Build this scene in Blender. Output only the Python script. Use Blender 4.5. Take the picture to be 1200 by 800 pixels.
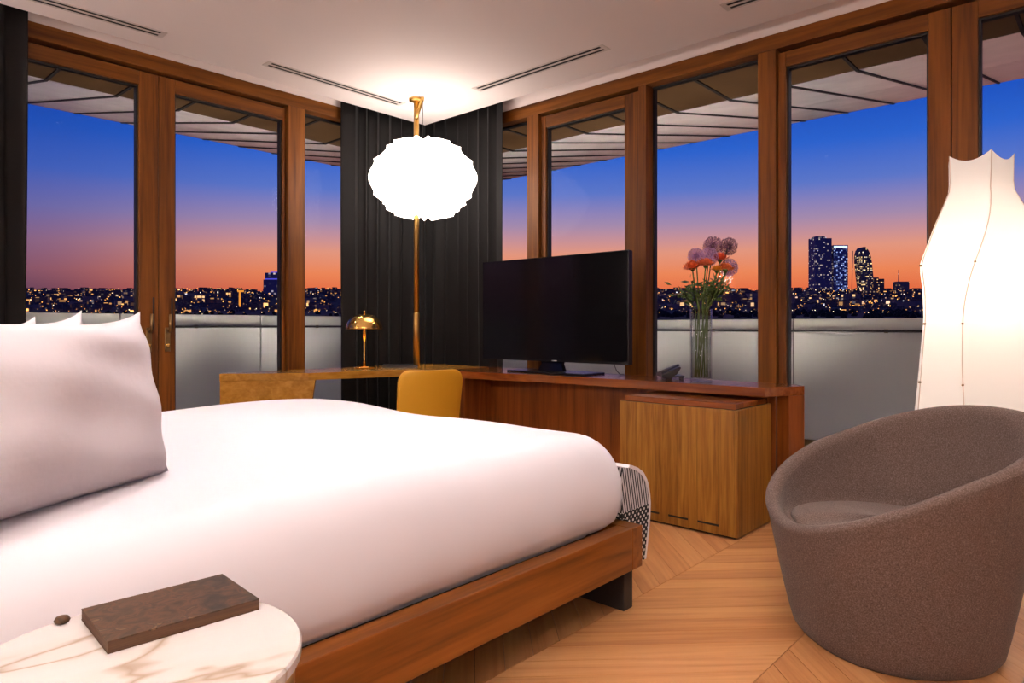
import bpy, bmesh, math, random
from mathutils import Vector, Matrix
random.seed(7)
for o in list(bpy.data.objects): bpy.data.objects.remove(o)
S = bpy.context.scene
COL = S.collection
PI = math.pi
# ------------------------------------------------------------------ camera
FPX, HZ, HC, HEAD = 796.0, 382.0, 1.07, math.radians(42.1)
FX, FY = math.cos(HEAD), math.sin(HEAD)
RX, RY = FY, -FX
cam_d = bpy.data.cameras.new('camera'); cam = bpy.data.objects.new('camera', cam_d); COL.objects.link(cam)
cam.location = (0, 0, HC); cam.rotation_euler = (PI/2, 0, HEAD - PI/2)
cam_d.sensor_width = 36; cam_d.lens = FPX/1200*36; cam_d.shift_y = -(400-HZ)/1200
cam_d.clip_start = 0.02; cam_d.clip_end = 9000
S.camera = cam
# ------------------------------------------------------------------ view
S.view_settings.view_transform = 'Standard'; S.view_settings.look = 'None'
S.view_settings.gamma = 1; S.view_settings.exposure = 0.0; S.view_settings.use_curve_mapping = False
CLOUD_E, COCOON_E, ADDED_DOWN_W = 3.4, .26, 82.0
ADDED_GLOBE_E, ADDED_BALC_W, ADDED_UP_W = 165.0, 42.0, 200.0
def lin(r, g, b):
    f = lambda c: ((c/255+.055)/1.055)**2.4 if c/255 > .04045 else c/255/12.92
    return (f(r), f(g), f(b), 1)
# ------------------------------------------------------------------ dusk sky
W = bpy.data.worlds.new('dusk_sky'); S.world = W; W.use_nodes = True
nt = W.node_tree; nt.nodes.clear()
def N(nt, t, **k):
    n = nt.nodes.new(t)
    for a, v in k.items(): setattr(n, a, v)
    return n
def ramp(nt, stops, interp='LINEAR'):
    r = N(nt, 'ShaderNodeValToRGB'); r.color_ramp.interpolation = interp
    e = r.color_ramp.elements
    while len(e) < len(stops): e.new(.5)
    for el, (p, c) in zip(e, stops): el.position = p; el.color = c if len(c) == 4 else (*c, 1)
    return r
def math_n(nt, op, a, b=None, c=None):
    m = N(nt, 'ShaderNodeMath', operation=op)
    for i, v in enumerate((a, b, c)):
        if v is None: continue
        if isinstance(v, (int, float)): m.inputs[i].default_value = v
        else: nt.links.new(v, m.inputs[i])
    return m.outputs[0]
tc = N(nt, 'ShaderNodeTexCoord'); sx = N(nt, 'ShaderNodeSeparateXYZ')
nt.links.new(tc.outputs['Generated'], sx.inputs[0])
zz = sx.outputs[2]
warm = ramp(nt, [(0, lin(150, 66, 44)), (.045, lin(226, 104, 64)), (.075, lin(236, 134, 88)), (.105, lin(226, 150, 126)), (.145, lin(164, 138, 172)),
                 (.19, lin(92, 118, 200)), (.24, lin(44, 98, 204)), (.31, lin(16, 68, 182)), (.40, lin(10, 50, 145)), (1, lin(8, 26, 80))])
cool = ramp(nt, [(0, lin(60, 42, 60)), (.035, lin(88, 60, 84)), (.07, lin(134, 84, 104)), (.105, lin(134, 98, 132)), (.145, lin(104, 102, 165)),
                 (.19, lin(62, 92, 182)), (.24, lin(32, 78, 178)), (.31, lin(14, 56, 158)), (.40, lin(10, 44, 130)), (1, lin(8, 26, 80))])
nt.links.new(zz, warm.inputs[0]); nt.links.new(zz, cool.inputs[0])
sun_t = (760-600)/FPX
sd = Vector((FX+RX*sun_t, FY+RY*sun_t)).normalized()
hl = math_n(nt, 'SQRT', math_n(nt, 'ADD', math_n(nt, 'MULTIPLY', sx.outputs[0], sx.outputs[0]), math_n(nt, 'MULTIPLY', sx.outputs[1], sx.outputs[1])))
dot = math_n(nt, 'DIVIDE', math_n(nt, 'ADD', math_n(nt, 'MULTIPLY', sx.outputs[0], sd.x), math_n(nt, 'MULTIPLY', sx.outputs[1], sd.y)), math_n(nt, 'MAXIMUM', hl, 1e-4))
mr = N(nt, 'ShaderNodeMapRange', interpolation_type='SMOOTHSTEP'); nt.links.new(dot, mr.inputs[0])
mr.inputs[1].default_value = .66; mr.inputs[2].default_value = .90
mx = N(nt, 'ShaderNodeMix', data_type='RGBA'); nt.links.new(mr.outputs[0], mx.inputs[0])
nt.links.new(cool.outputs[0], mx.inputs[6]); nt.links.new(warm.outputs[0], mx.inputs[7])
bg = N(nt, 'ShaderNodeBackground'); nt.links.new(mx.outputs[2], bg.inputs[0]); bg.inputs[1].default_value = 1.0
wo = N(nt, 'ShaderNodeOutputWorld'); nt.links.new(bg.outputs[0], wo.inputs[0])

# ------------------------------------------------------------------ helpers
def at(px, D, py=None, z=None):
    t = (px-600)/FPX
    return Vector(((FX+RX*t)*D, (FY+RY*t)*D, z if z is not None else (HC+(HZ-py)/FPX*D)))
def on_z(px, py, z): return at(px, (HC-z)*FPX/(py-HZ), z=z)
def y_on_X(px, X):
    t = (px-600)/FPX; return X*(FY+RY*t)/(FX+RX*t)
def x_on_Y(px, Y):
    t = (px-600)/FPX; return Y*(FX+RX*t)/(FY+RY*t)
def nb(): return bmesh.new()
def bx(bm, x0, x1, y0, y1, z0, z1):
    vs = [bm.verts.new((x, y, z)) for z in (z0, z1) for y in (y0, y1) for x in (x0, x1)]
    for f in ((0, 2, 3, 1), (4, 5, 7, 6), (0, 1, 5, 4), (2, 6, 7, 3), (0, 4, 6, 2), (1, 3, 7, 5)):
        bm.faces.new([vs[i] for i in f])
    return bm
def prism(bm, pts, z0, z1):
    a = [bm.verts.new((p[0], p[1], z0)) for p in pts]; b = [bm.verts.new((p[0], p[1], z1)) for p in pts]
    n = len(pts)
    bm.faces.new(list(reversed(a))); bm.faces.new(b)
    for i in range(n): bm.faces.new((a[i], a[(i+1) % n], b[(i+1) % n], b[i]))
    bmesh.ops.recalc_face_normals(bm, faces=bm.faces)
    return bm
def loft(bm, rings, cap0=True, cap1=True):
    R = [[bm.verts.new(p) for p in r] for r in rings]
    n = len(R[0])
    for a, b in zip(R, R[1:]):
        for i in range(n): bm.faces.new((a[i], a[(i+1) % n], b[(i+1) % n], b[i]))
    if cap0: bm.faces.new(list(reversed(R[0])))
    if cap1: bm.faces.new(R[-1])
    return R
def lathe(bm, prof, seg=32, cx=0, cy=0, cap0=True, cap1=True):
    loft(bm, [[(cx+r*math.cos(2*PI*i/seg), cy+r*math.sin(2*PI*i/seg), z) for i in range(seg)] for r, z in prof], cap0, cap1)
    return bm
def tube(bm, pts, r, seg=8, cap=True):
    pts = [Vector(p) for p in pts]; rings = []
    rr = r if isinstance(r, (list, tuple)) else [r]*len(pts)
    up = None
    for i, p in enumerate(pts):
        d = (pts[min(i+1, len(pts)-1)]-pts[max(i-1, 0)]).normalized()
        if up is None: up = Vector((0, 0, 1)) if abs(d.z) < .9 else Vector((1, 0, 0))
        s = d.cross(up).normalized(); up = s.cross(d).normalized()
        rings.append([p+(s*math.cos(2*PI*k/seg)+up*math.sin(2*PI*k/seg))*rr[i] for k in range(seg)])
    loft(bm, rings, cap, cap); return bm
def pmat(p):
    return Matrix.LocRotScale(p.location, p.rotation_euler, p.scale)
def obj(name, bm, mat, parent=None, smooth=False, bevel=0, world=False, label=None, solid=0, sub=0):
    me = bpy.data.meshes.new(name)
    bmesh.ops.recalc_face_normals(bm, faces=bm.faces)
    bm.to_mesh(me); bm.free()
    o = bpy.data.objects.new(name, me); COL.objects.link(o)
    if mat: me.materials.append(mat)
    if smooth:
        for p in me.polygons: p.use_smooth = True
    if parent:
        o.parent = parent
        if world:
            M = pmat(parent)
            if parent.parent: M = pmat(parent.parent) @ M
            me.transform(M.inverted())
    if solid:
        m = o.modifiers.new('solid', 'SOLIDIFY'); m.thickness = solid; m.offset = 0
    if bevel:
        m = o.modifiers.new('bevel', 'BEVEL'); m.width = bevel; m.segments = 2; m.limit_method = 'ANGLE'
    if sub:
        m = o.modifiers.new('sub', 'SUBSURF'); m.levels = sub; m.render_levels = sub
    if label: o['label'] = label
    return o
def tag(o, label, cat, group=None, kind=None):
    o['label'] = label; o['category'] = cat
    if group: o['group'] = group
    if kind: o['kind'] = kind
    return o
def thing(name, label, cat, loc=(0, 0, 0), rz=0, group=None, kind=None):
    o = bpy.data.objects.new(name, None); COL.objects.link(o); o.empty_display_size = .1
    o.location = loc; o.rotation_euler = (0, 0, rz)
    return tag(o, label, cat, group, kind)
def box(name, b, mat, parent=None, bevel=0, world=True, **k):
    return obj(name, bx(nb(), *b), mat, parent, bevel=bevel, world=world and parent is not None, **k)

# ------------------------------------------------------------------ materials
def mat(name, color=(.8, .8, .8), rough=.5, metal=0, emit=None, estr=0, spec=.5, coat=0, bump=None, sheen=0, alpha=None):
    m = bpy.data.materials.new(name); m.use_nodes = True
    b = m.node_tree.nodes['Principled BSDF']
    b.inputs['Base Color'].default_value = (*color[:3], 1); b.inputs['Roughness'].default_value = rough
    b.inputs['Metallic'].default_value = metal; b.inputs['Specular IOR Level'].default_value = spec
    b.inputs['Coat Weight'].default_value = coat; b.inputs['Coat Roughness'].default_value = .15
    b.inputs['Sheen Weight'].default_value = sheen
    if emit: b.inputs['Emission Color'].default_value = (*emit[:3], 1); b.inputs['Emission Strength'].default_value = estr
    if bump:
        t = m.node_tree; tcx = N(t, 'ShaderNodeTexCoord'); no = N(t, 'ShaderNodeTexNoise'); no.inputs['Scale'].default_value = bump[0]; no.inputs['Detail'].default_value = 4
        t.links.new(tcx.outputs['Object'], no.inputs['Vector'])
        bp = N(t, 'ShaderNodeBump'); bp.inputs['Strength'].default_value = bump[1]; bp.inputs['Distance'].default_value = bump[2] if len(bump) > 2 else .003
        t.links.new(no.outputs[0], bp.inputs['Height']); t.links.new(bp.outputs[0], b.inputs['Normal'])
    return m
def wood(name, c1, c2, c3, axis='X', fine=1.0, rough=.35, coat=.2, coords='Object', rand=.0):
    """grain stretched along one axis; c1 dark vein, c2 body, c3 light"""
    m = mat(name, c2, rough, coat=coat, spec=.3); t = m.node_tree; b = t.nodes['Principled BSDF']
    tcx = N(t, 'ShaderNodeTexCoord'); mp = N(t, 'ShaderNodeMapping')
    L, Sx = 1.1*fine, 22*fine
    mp.inputs['Scale'].default_value = {'X': (L, Sx, Sx), 'Y': (Sx, L, Sx), 'Z': (Sx, Sx, L)}[axis]
    oi = N(t, 'ShaderNodeObjectInfo'); ge = N(t, 'ShaderNodeNewGeometry')
    rnd = math_n(t, 'ADD', oi.outputs['Random'], ge.outputs['Random Per Island'])
    off = N(t, 'ShaderNodeCombineXYZ'); k = math_n(t, 'MULTIPLY', rnd, 37.0)
    for i in range(3): t.links.new(k, off.inputs[i])
    t.links.new(off.outputs[0], mp.inputs['Location'])
    t.links.new(tcx.outputs[coords], mp.inputs['Vector'])
    n1 = N(t, 'ShaderNodeTexNoise'); n1.inputs['Scale'].default_value = 1; n1.inputs['Detail'].default_value = 6; n1.inputs['Distortion'].default_value = .9
    n2 = N(t, 'ShaderNodeTexNoise'); n2.inputs['Scale'].default_value = 4.5; n2.inputs['Detail'].default_value = 3
    t.links.new(mp.outputs[0], n1.inputs['Vector']); t.links.new(mp.outputs[0], n2.inputs['Vector'])
    s = math_n(t, 'ADD', math_n(t, 'MULTIPLY', n1.outputs[0], .72), math_n(t, 'MULTIPLY', n2.outputs[0], .28))
    if rand: s = math_n(t, 'ADD', s, math_n(t, 'MULTIPLY', math_n(t, 'SUBTRACT', math_n(t, 'FRACT', math_n(t, 'MULTIPLY', rnd, 7.31)), .5), rand))
    r = ramp(t, [(.32, c1), (.5, c2), (.68, c3)]); t.links.new(s, r.inputs[0])
    t.links.new(r.outputs[0], b.inputs['Base Color'])
    bp = N(t, 'ShaderNodeBump'); bp.inputs['Strength'].default_value = .12; bp.inputs['Distance'].default_value = .002
    t.links.new(s, bp.inputs['Height']); t.links.new(bp.outputs[0], b.inputs['Normal'])
    return m
def emis(name, color, strength):
    m = bpy.data.materials.new(name); m.use_nodes = True; t = m.node_tree; t.nodes.clear()
    e = N(t, 'ShaderNodeEmission'); e.inputs[0].default_value = (*color[:3], 1); e.inputs[1].default_value = strength
    o = N(t, 'ShaderNodeOutputMaterial'); t.links.new(e.outputs[0], o.inputs[0]); return m
def glass(name, tint=(1, 1, 1), k=1.0, rough=0.0):
    """thin sheet: clear, with a facing-dependent mirror share (same from both sides); k < 1 = anti-reflection coated"""
    m = bpy.data.materials.new(name); m.use_nodes = True; t = m.node_tree; t.nodes.clear()
    tr = N(t, 'ShaderNodeBsdfTransparent'); tr.inputs[0].default_value = (*tint, 1)
    gl = N(t, 'ShaderNodeBsdfGlossy'); gl.inputs['Roughness'].default_value = rough
    ge = N(t, 'ShaderNodeNewGeometry'); vm = N(t, 'ShaderNodeVectorMath', operation='DOT_PRODUCT')
    t.links.new(ge.outputs['Normal'], vm.inputs[0]); t.links.new(ge.outputs['Incoming'], vm.inputs[1])
    f = math_n(t, 'SUBTRACT', 1.0, math_n(t, 'ABSOLUTE', vm.outputs['Value']))
    fr = math_n(t, 'MULTIPLY', math_n(t, 'ADD', math_n(t, 'MULTIPLY', math_n(t, 'POWER', f, 5.0), .9), .04), k)
    mxs = N(t, 'ShaderNodeMixShader'); t.links.new(fr, mxs.inputs[0]); t.links.new(tr.outputs[0], mxs.inputs[1]); t.links.new(gl.outputs[0], mxs.inputs[2])
    o = N(t, 'ShaderNodeOutputMaterial'); t.links.new(mxs.outputs[0], o.inputs[0]); return m
M = {}
M['frame_z'] = wood('mullion_wood_upright', (.066, .018, .002), (.155, .049, .005), (.24, .084, .009), 'Z', .7, .5, 0)
M['frame_x'] = wood('mullion_wood_along_x', (.066, .018, .002), (.142, .045, .004), (.22, .076, .008), 'X', .7, .5, 0)
M['frame_y'] = wood('mullion_wood_along_y', (.066, .018, .002), (.142, .045, .004), (.22, .076, .008), 'Y', .7, .5, 0)
M['bed_x'] = wood('bed_wood_long', (.12, .034, .005), (.22, .07, .010), (.29, .10, .017), 'X', .8, .32, .25)
M['bed_y'] = wood('bed_wood_cross', (.12, .034, .005), (.22, .07, .010), (.29, .10, .017), 'Y', .8, .32, .25)
M['cred_y'] = wood('credenza_wood', (.11, .026, .004), (.19, .050, .008), (.26, .080, .014), 'Y', .8, .22, .4)
M['cred_z'] = wood('credenza_wood_upright', (.11, .026, .004), (.19, .050, .008), (.26, .080, .014), 'Z', .8, .3, .2)
M['desk'] = wood('desk_wood_golden', (.30, .13, .015), (.42, .20, .026), (.52, .27, .04), 'X', .8, .25, .4)
M['zebra'] = wood('minibar_striped_veneer', (.15, .056, .008), (.27, .115, .017), (.37, .175, .03), 'Z', 1.6, .4, .1, rand=.08)
M['floor'] = wood('oak_planks', (.40, .165, .055), (.51, .235, .088), (.59, .295, .120), 'X', 1.0, .32, .25, coords='UV', rand=.22)
M['ceil'] = mat('ceiling_paint', (.90, .81, .785), .75, bump=(60, .05))
M['wall'] = mat('wall_plaster', (.62, .52, .45), .8, bump=(40, .08))
M['black_metal'] = mat('black_rubber', (.008, .008, .008), .45)
M['slot'] = mat('vent_slot_black', (.006, .005, .005), .7)
M['vent'] = mat('vent_white_metal', (.70, .62, .58), .5)
M['brass'] = mat('brass', (.72, .43, .12), .22, 1, bump=(30, .03))
M['brass_satin'] = mat('satin_brass', (.62, .38, .11), .34, 1, bump=(30, .03))
M['bronze'] = mat('aged_bronze', (.25, .16, .07), .35, 1)
M['glass'] = glass('window_glass', k=.05)
M['vase_glass'] = glass('vase_glass', (.93, .95, .95), 1.3)
M['linen'] = mat('white_cotton', (.82, .785, .82), .85, spec=.2, sheen=.15, bump=(420, .10, .002))
M['pillow'] = mat('white_pillow_cotton', (.80, .75, .785), .85, spec=.2, sheen=.15, bump=(9, .25, .02))
M['curtain'] = mat('charcoal_curtain', (.0042, .0034, .0036), .75, spec=.25, sheen=.05, bump=(300, .1))
M['sheet_dark'] = mat('dark_underside', (.015, .01, .008), .6)
M['felt'] = None
M['yellow'] = mat('mustard_leather', (.70, .34, .018), .5, spec=.4, bump=(60, .12))
M['tv'] = mat('tv_gloss_black', (.004, .004, .005), .12, spec=.35)
M['tv_edge'] = mat('tv_bezel', (.02, .02, .022), .25, .6)
M['plastic'] = mat('black_plastic', (.010, .010, .011), .3)
M['stem'] = mat('flower_stem_green', (.07, .115, .018), .5, bump=(80, .2))
M['leaf'] = mat('leaf_green', (.06, .10, .02), .5, bump=(60, .2))
M['water'] = glass('vase_water', (.95, .97, .94), .6)
M['balcony'] = mat('balcony_floor_grey', (.60, .58, .55), .6, bump=(12, .1))
M['dots'] = None
def noise_col(m, scale, stops, coords='Object', detail=5, stretch=None, dist=0):
    t = m.node_tree; b = t.nodes['Principled BSDF']; tcx = N(t, 'ShaderNodeTexCoord'); no = N(t, 'ShaderNodeTexNoise')
    no.inputs['Scale'].default_value = scale; no.inputs['Detail'].default_value = detail; no.inputs['Distortion'].default_value = dist
    if stretch:
        mp = N(t, 'ShaderNodeMapping'); mp.inputs['Scale'].default_value = stretch; t.links.new(tcx.outputs[coords], mp.inputs[0]); t.links.new(mp.outputs[0], no.inputs['Vector'])
    else: t.links.new(tcx.outputs[coords], no.inputs['Vector'])
    r = ramp(t, stops); t.links.new(no.outputs[0], r.inputs[0]); t.links.new(r.outputs[0], b.inputs['Base Color']); return m
M['felt'] = noise_col(mat('brown_grey_felt', (.2, .15, .13), .95, spec=.1, sheen=.1, bump=(260, .5, .003)), 260, [(.3, (.075, .050, .040)), (.5, (.118, .082, .068)), (.75, (.20, .152, .132))], detail=8)
M['book'] = noise_col(mat('marbled_brown_cover', (.1, .05, .02), .5, spec=.25, bump=(40, .35, .002)), 26, [(.30, (.022, .015, .009)), (.45, (.055, .032, .015)), (.56, (.10, .045, .020)), (.64, (.045, .028, .015)), (.72, (.17, .10, .05))], detail=9, dist=1.4)
M['pages'] = noise_col(mat('book_block_edge', (.1, .05, .02), .6), 3, [(.35, (.055, .022, .008)), (.65, (.10, .045, .016))], stretch=(1, 1, 120))
M['table_body'] = wood('side_table_brass_wood', (.26, .12, .02), (.36, .18, .03), (.46, .25, .05), 'Z', .8, .3, .3)
# marble
m = mat('white_marble', (.8, .74, .68), .14, coat=.3); t = m.node_tree; b = t.nodes['Principled BSDF']
tcx = N(t, 'ShaderNodeTexCoord'); mp = N(t, 'ShaderNodeMapping'); mp.inputs['Rotation'].default_value = (0, 0, .45); mp.inputs['Scale'].default_value = (.7, 1.9, 1)
no = N(t, 'ShaderNodeTexNoise'); no.inputs['Scale'].default_value = 1.25; no.inputs['Detail'].default_value = 4; no.inputs['Distortion'].default_value = .5
t.links.new(tcx.outputs['Object'], mp.inputs[0]); t.links.new(mp.outputs[0], no.inputs['Vector'])
v = math_n(t, 'ABSOLUTE', math_n(t, 'SUBTRACT', no.outputs[0], .5))
r = ramp(t, [(0, (.50, .39, .28)), (.004, (.64, .55, .46)), (.011, (.77, .71, .65)), (.05, (.80, .75, .71))]); t.links.new(v, r.inputs[0]); t.links.new(r.outputs[0], b.inputs['Base Color'])
M['marble'] = m
# frosted balustrade glass: diffuses light from both sides
m = bpy.data.materials.new('frosted_glass'); m.use_nodes = True; t = m.node_tree; t.nodes.clear()
df = N(t, 'ShaderNodeBsdfDiffuse'); df.inputs[0].default_value = (.80, .82, .77, 1)
tl = N(t, 'ShaderNodeBsdfTranslucent'); tl.inputs[0].default_value = (.80, .82, .77, 1)
m1 = N(t, 'ShaderNodeMixShader'); m1.inputs[0].default_value = .45; t.links.new(df.outputs[0], m1.inputs[1]); t.links.new(tl.outputs[0], m1.inputs[2])
gl = N(t, 'ShaderNodeBsdfGlossy'); gl.inputs['Roughness'].default_value = .25; m2 = N(t, 'ShaderNodeMixShader'); m2.inputs[0].default_value = .06
t.links.new(m1.outputs[0], m2.inputs[1]); t.links.new(gl.outputs[0], m2.inputs[2])
o = N(t, 'ShaderNodeOutputMaterial'); t.links.new(m2.outputs[0], o.inputs[0]); M['frost'] = m
# canopy aluminium and its inner soffit
M['canopy'] = noise_col(mat('satin_aluminium_panel', (.7, .7, .72), .28, .25, bump=(5, .10, .02)), 3, [(.3, (.74, .72, .74)), (.7, (.90, .87, .88))])
M['soffit'] = noise_col(mat('bronze_soffit_panel', (.2, .12, .06), .35, .35), 2, [(.3, (.11, .060, .024)), (.7, (.18, .105, .045))])
M['seam'] = mat('dark_joint', (.012, .011, .012), .6)
# lamp shades: glowing resin skin, lit from a bulb inside
def shade(name, col, e):
    m = bpy.data.materials.new(name); m.use_nodes = True; t = m.node_tree; t.nodes.clear()
    em = N(t, 'ShaderNodeEmission'); em.inputs[0].default_value = (*col, 1); em.inputs[1].default_value = e
    tl = N(t, 'ShaderNodeBsdfTranslucent'); tl.inputs[0].default_value = (.85, .80, .74, 1)
    df = N(t, 'ShaderNodeBsdfDiffuse'); df.inputs[0].default_value = (.8, .77, .73, 1)
    mm = N(t, 'ShaderNodeMixShader'); mm.inputs[0].default_value = .5; t.links.new(df.outputs[0], mm.inputs[1]); t.links.new(tl.outputs[0], mm.inputs[2])
    ad = N(t, 'ShaderNodeAddShader'); t.links.new(mm.outputs[0], ad.inputs[0]); t.links.new(em.outputs[0], ad.inputs[1])
    o = N(t, 'ShaderNodeOutputMaterial'); t.links.new(ad.outputs[0], o.inputs[0]); return m
M['cloud'] = shade('cloud_shade_skin', (1, .91, .86), CLOUD_E)
M['cocoon'] = shade('cocoon_shade_fabric', (1, .86, .77), COCOON_E)
# bench textile
def textile():
    m = mat('striped_textile', (.8, .8, .8), .9); t = m.node_tree; b = t.nodes['Principled BSDF']
    tcx = N(t, 'ShaderNodeTexCoord'); s = N(t, 'ShaderNodeSeparateXYZ'); t.links.new(tcx.outputs['Object'], s.inputs[0])
    h = math_n(t, 'ADD', math_n(t, 'ADD', s.outputs[0], s.outputs[1]), math_n(t, 'MULTIPLY', s.outputs[2], .22))
    st = math_n(t, 'GREATER_THAN', math_n(t, 'FRACT', math_n(t, 'MULTIPLY', h, 62)), .55)
    hd = math_n(t, 'ADD', s.outputs[0], s.outputs[1])
    a = math_n(t, 'MULTIPLY', math_n(t, 'ADD', hd, s.outputs[2]), 36); c = math_n(t, 'MULTIPLY', math_n(t, 'SUBTRACT', hd, s.outputs[2]), 36)
    da = math_n(t, 'SUBTRACT', math_n(t, 'FRACT', a), .5); dc = math_n(t, 'SUBTRACT', math_n(t, 'FRACT', c), .5)
    rr = math_n(t, 'ADD', math_n(t, 'MULTIPLY', da, da), math_n(t, 'MULTIPLY', dc, dc))
    dt = math_n(t, 'LESS_THAN', rr, .075)
    low = math_n(t, 'LESS_THAN', s.outputs[2], .345)
    c1 = N(t, 'ShaderNodeMix', data_type='RGBA'); t.links.new(st, c1.inputs[0]); c1.inputs[6].default_value = (.62, .60, .62, 1); c1.inputs[7].default_value = (.03, .03, .035, 1)
    c2 = N(t, 'ShaderNodeMix', data_type='RGBA'); t.links.new(dt, c2.inputs[0]); c2.inputs[6].default_value = (.012, .012, .013, 1); c2.inputs[7].default_value = (.68, .65, .62, 1)
    c3 = N(t, 'ShaderNodeMix', data_type='RGBA'); t.links.new(low, c3.inputs[0]); t.links.new(c1.outputs[2], c3.inputs[6]); t.links.new(c2.outputs[2], c3.inputs[7])
    t.links.new(c3.outputs[2], b.inputs['Base Color']); return m
M['textile'] = textile()
# lit windows of the far city
def city(name, base, lit, warmc, coolc, pitch=3.4, estr=1.6, mull=.0):
    m = mat(name, base, .6); t = m.node_tree; b = t.nodes['Principled BSDF']
    tcx = N(t, 'ShaderNodeTexCoord'); s = N(t, 'ShaderNodeSeparateXYZ'); t.links.new(tcx.outputs['Object'], s.inputs[0])
    ge = N(t, 'ShaderNodeNewGeometry'); sn = N(t, 'ShaderNodeSeparateXYZ'); t.links.new(ge.outputs['Normal'], sn.inputs[0])
    u = math_n(t, 'DIVIDE', math_n(t, 'ADD', s.outputs[0], s.outputs[1]), pitch); v = math_n(t, 'DIVIDE', s.outputs[2], pitch)
    cb = N(t, 'ShaderNodeCombineXYZ'); t.links.new(math_n(t, 'FLOOR', u), cb.inputs[0]); t.links.new(math_n(t, 'FLOOR', v), cb.inputs[1])
    oi = N(t, 'ShaderNodeObjectInfo'); t.links.new(math_n(t, 'MULTIPLY', oi.outputs['Random'], 91), cb.inputs[2])
    wn = N(t, 'ShaderNodeTexWhiteNoise', noise_dimensions='3D'); t.links.new(cb.outputs[0], wn.inputs[0])
    on = math_n(t, 'GREATER_THAN', wn.outputs['Value'], 1-lit)
    fu = math_n(t, 'FRACT', u); fv = math_n(t, 'FRACT', v)
    win = math_n(t, 'MULTIPLY', math_n(t, 'GREATER_THAN', fu, .2), math_n(t, 'GREATER_THAN', fv, .35))
    side = math_n(t, 'LESS_THAN', math_n(t, 'ABSOLUTE', sn.outputs[2]), .5)
    k = math_n(t, 'MULTIPLY', math_n(t, 'MULTIPLY', on, win), side)
    sc = N(t, 'ShaderNodeSeparateColor'); t.links.new(wn.outputs['Color'], sc.inputs[0])
    r = ramp(t, [(0, warmc), (.7, warmc), (1, coolc)]); t.links.new(sc.outputs[1], r.inputs[0])
    t.links.new(r.outputs[0], b.inputs['Emission Color'])
    t.links.new(math_n(t, 'MULTIPLY', k, math_n(t, 'MULTIPLY', math_n(t, 'POWER', sc.outputs[2], 2.0), estr)), b.inputs['Emission Strength'])
    return m
M['city_a'] = city('city_block_brick', (.20, .11, .09), .20, (1, .50, .17), (1, .85, .65), 2.6, 1.8)
M['city_b'] = city('city_block_stone', (.24, .18, .18), .18, (1, .58, .25), (.9, .9, 1), 2.6, 1.5)
M['city_c'] = city('city_block_dark', (.10, .07, .085), .11, (1, .45, .12), (.8, .85, 1), 2.2, 2.2)
M['tower_dark'] = city('tower_glass_dark', (.20, .17, .30), .22, (.9, .72, .6), (.6, .6, 1), 3.3, .9)
M['tower_blue'] = city('tower_glass_blue', (.16, .19, .42), .55, (.35, .48, 1), (.75, .85, 1), 3.3, 1.3)
M['tower_gold'] = city('tower_glass_golden', (.20, .16, .16), .40, (1, .66, .28), (1, .9, .7), 3.3, 2.0)
M['hill'] = noise_col(mat('hillside_dark', (.02, .014, .014), .9), .03, [(.3, (.012, .010, .012)), (.7, (.035, .022, .022))])
M['tree_far'] = mat('far_tree_foliage', (.010, .010, .008), .9)
M['lamp_orange'] = emis('street_lamp_sodium', (1, .40, .07), 5)
M['lamp_white'] = emis('street_lamp_white', (1, .78, .5), 4)
M['neon'] = emis('tower_crown_light', (.45, .62, 1), 2.2)
M['neon_violet'] = emis('tower_sign_violet', (.10, .09, .75), .9)
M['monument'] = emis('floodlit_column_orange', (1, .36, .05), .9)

# ================================================================== ROOM SHELL
ZC, XW, YW, XE, YE = 2.85, 4.14, 4.74, 3.95, 4.61
X0, Y0 = -.75, -2.6      # walls behind the camera
def struct(name, b, m, label, cat, bevel=0):
    return tag(box(name, b, m, None, bevel, False), label, cat, kind='structure')
# ---- floor: chevron planks
fl = thing('floor', 'oak floor laid in a chevron pattern between bed and windows', 'floor', (0, 0, 0), kind='structure')
box('subfloor', (X0-.1, XW+.25, Y0-.1, YW+.25, -.10, -.013), mat('subfloor_dark', (.05, .03, .015), .8), fl)
CW, PW, YS = .60, .135, .83
def plank_mesh(s, name):
    bm = nb(); g = .0012; w = PW-g*2
    pts = [(0, g), (w, g), (w+s*(CW-2*g), CW-g), (s*(CW-2*g), CW-g)]
    prism(bm, pts, -.013, 0)
    uv = bm.loops.layers.uv.new('UVMap'); c = math.sqrt(.5)
    for f in bm.faces:
        for l in f.loops:
            x, y = l.vert.co.x, l.vert.co.y
            l[uv].uv = ((x*s+y)*c, (x*s-y)*c) if s > 0 else ((-x+y)*c, (x+y)*c)
    me = bpy.data.meshes.new(name); bm.to_mesh(me); bm.free(); me.materials.append(M['floor']); return me
pm = {1: plank_mesh(1, 'plank_right'), -1: plank_mesh(-1, 'plank_left')}
rest = nb(); ruv = rest.loops.layers.uv.new('UVMap')
for k in range(-6, 7):
    y0 = YS+CW*k
    if y0 > YW+.1 or y0+CW < Y0: continue
    s = -1 if k % 2 == 0 else 1
    x = X0-.8
    while x < XW+.2+CW:
        lo = x+min(0, s*CW); hi = x+PW+max(0, s*CW)
        near = -3 <= k <= 2 and hi > 1.2 and lo < 4.1 and not (k == 2 and lo < 1.9) and not (k == -3)
        if hi > X0 and lo < XW+.1:
            if near:
                o = bpy.data.objects.new('plank', pm[s]); COL.objects.link(o); o.parent = fl; o.location = (x, y0, 0)
            else:
                src = pm[s]; c = math.sqrt(.5)
                vs = [rest.verts.new((v.co.x+x, v.co.y+y0, v.co.z)) for v in src.vertices]
                for p in src.polygons:
                    f = rest.faces.new([vs[i] for i in p.vertices])
                    for l, li in zip(f.loops, p.loop_indices): l[ruv].uv = src.uv_layers[0].data[li].uv
        x += PW
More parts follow.
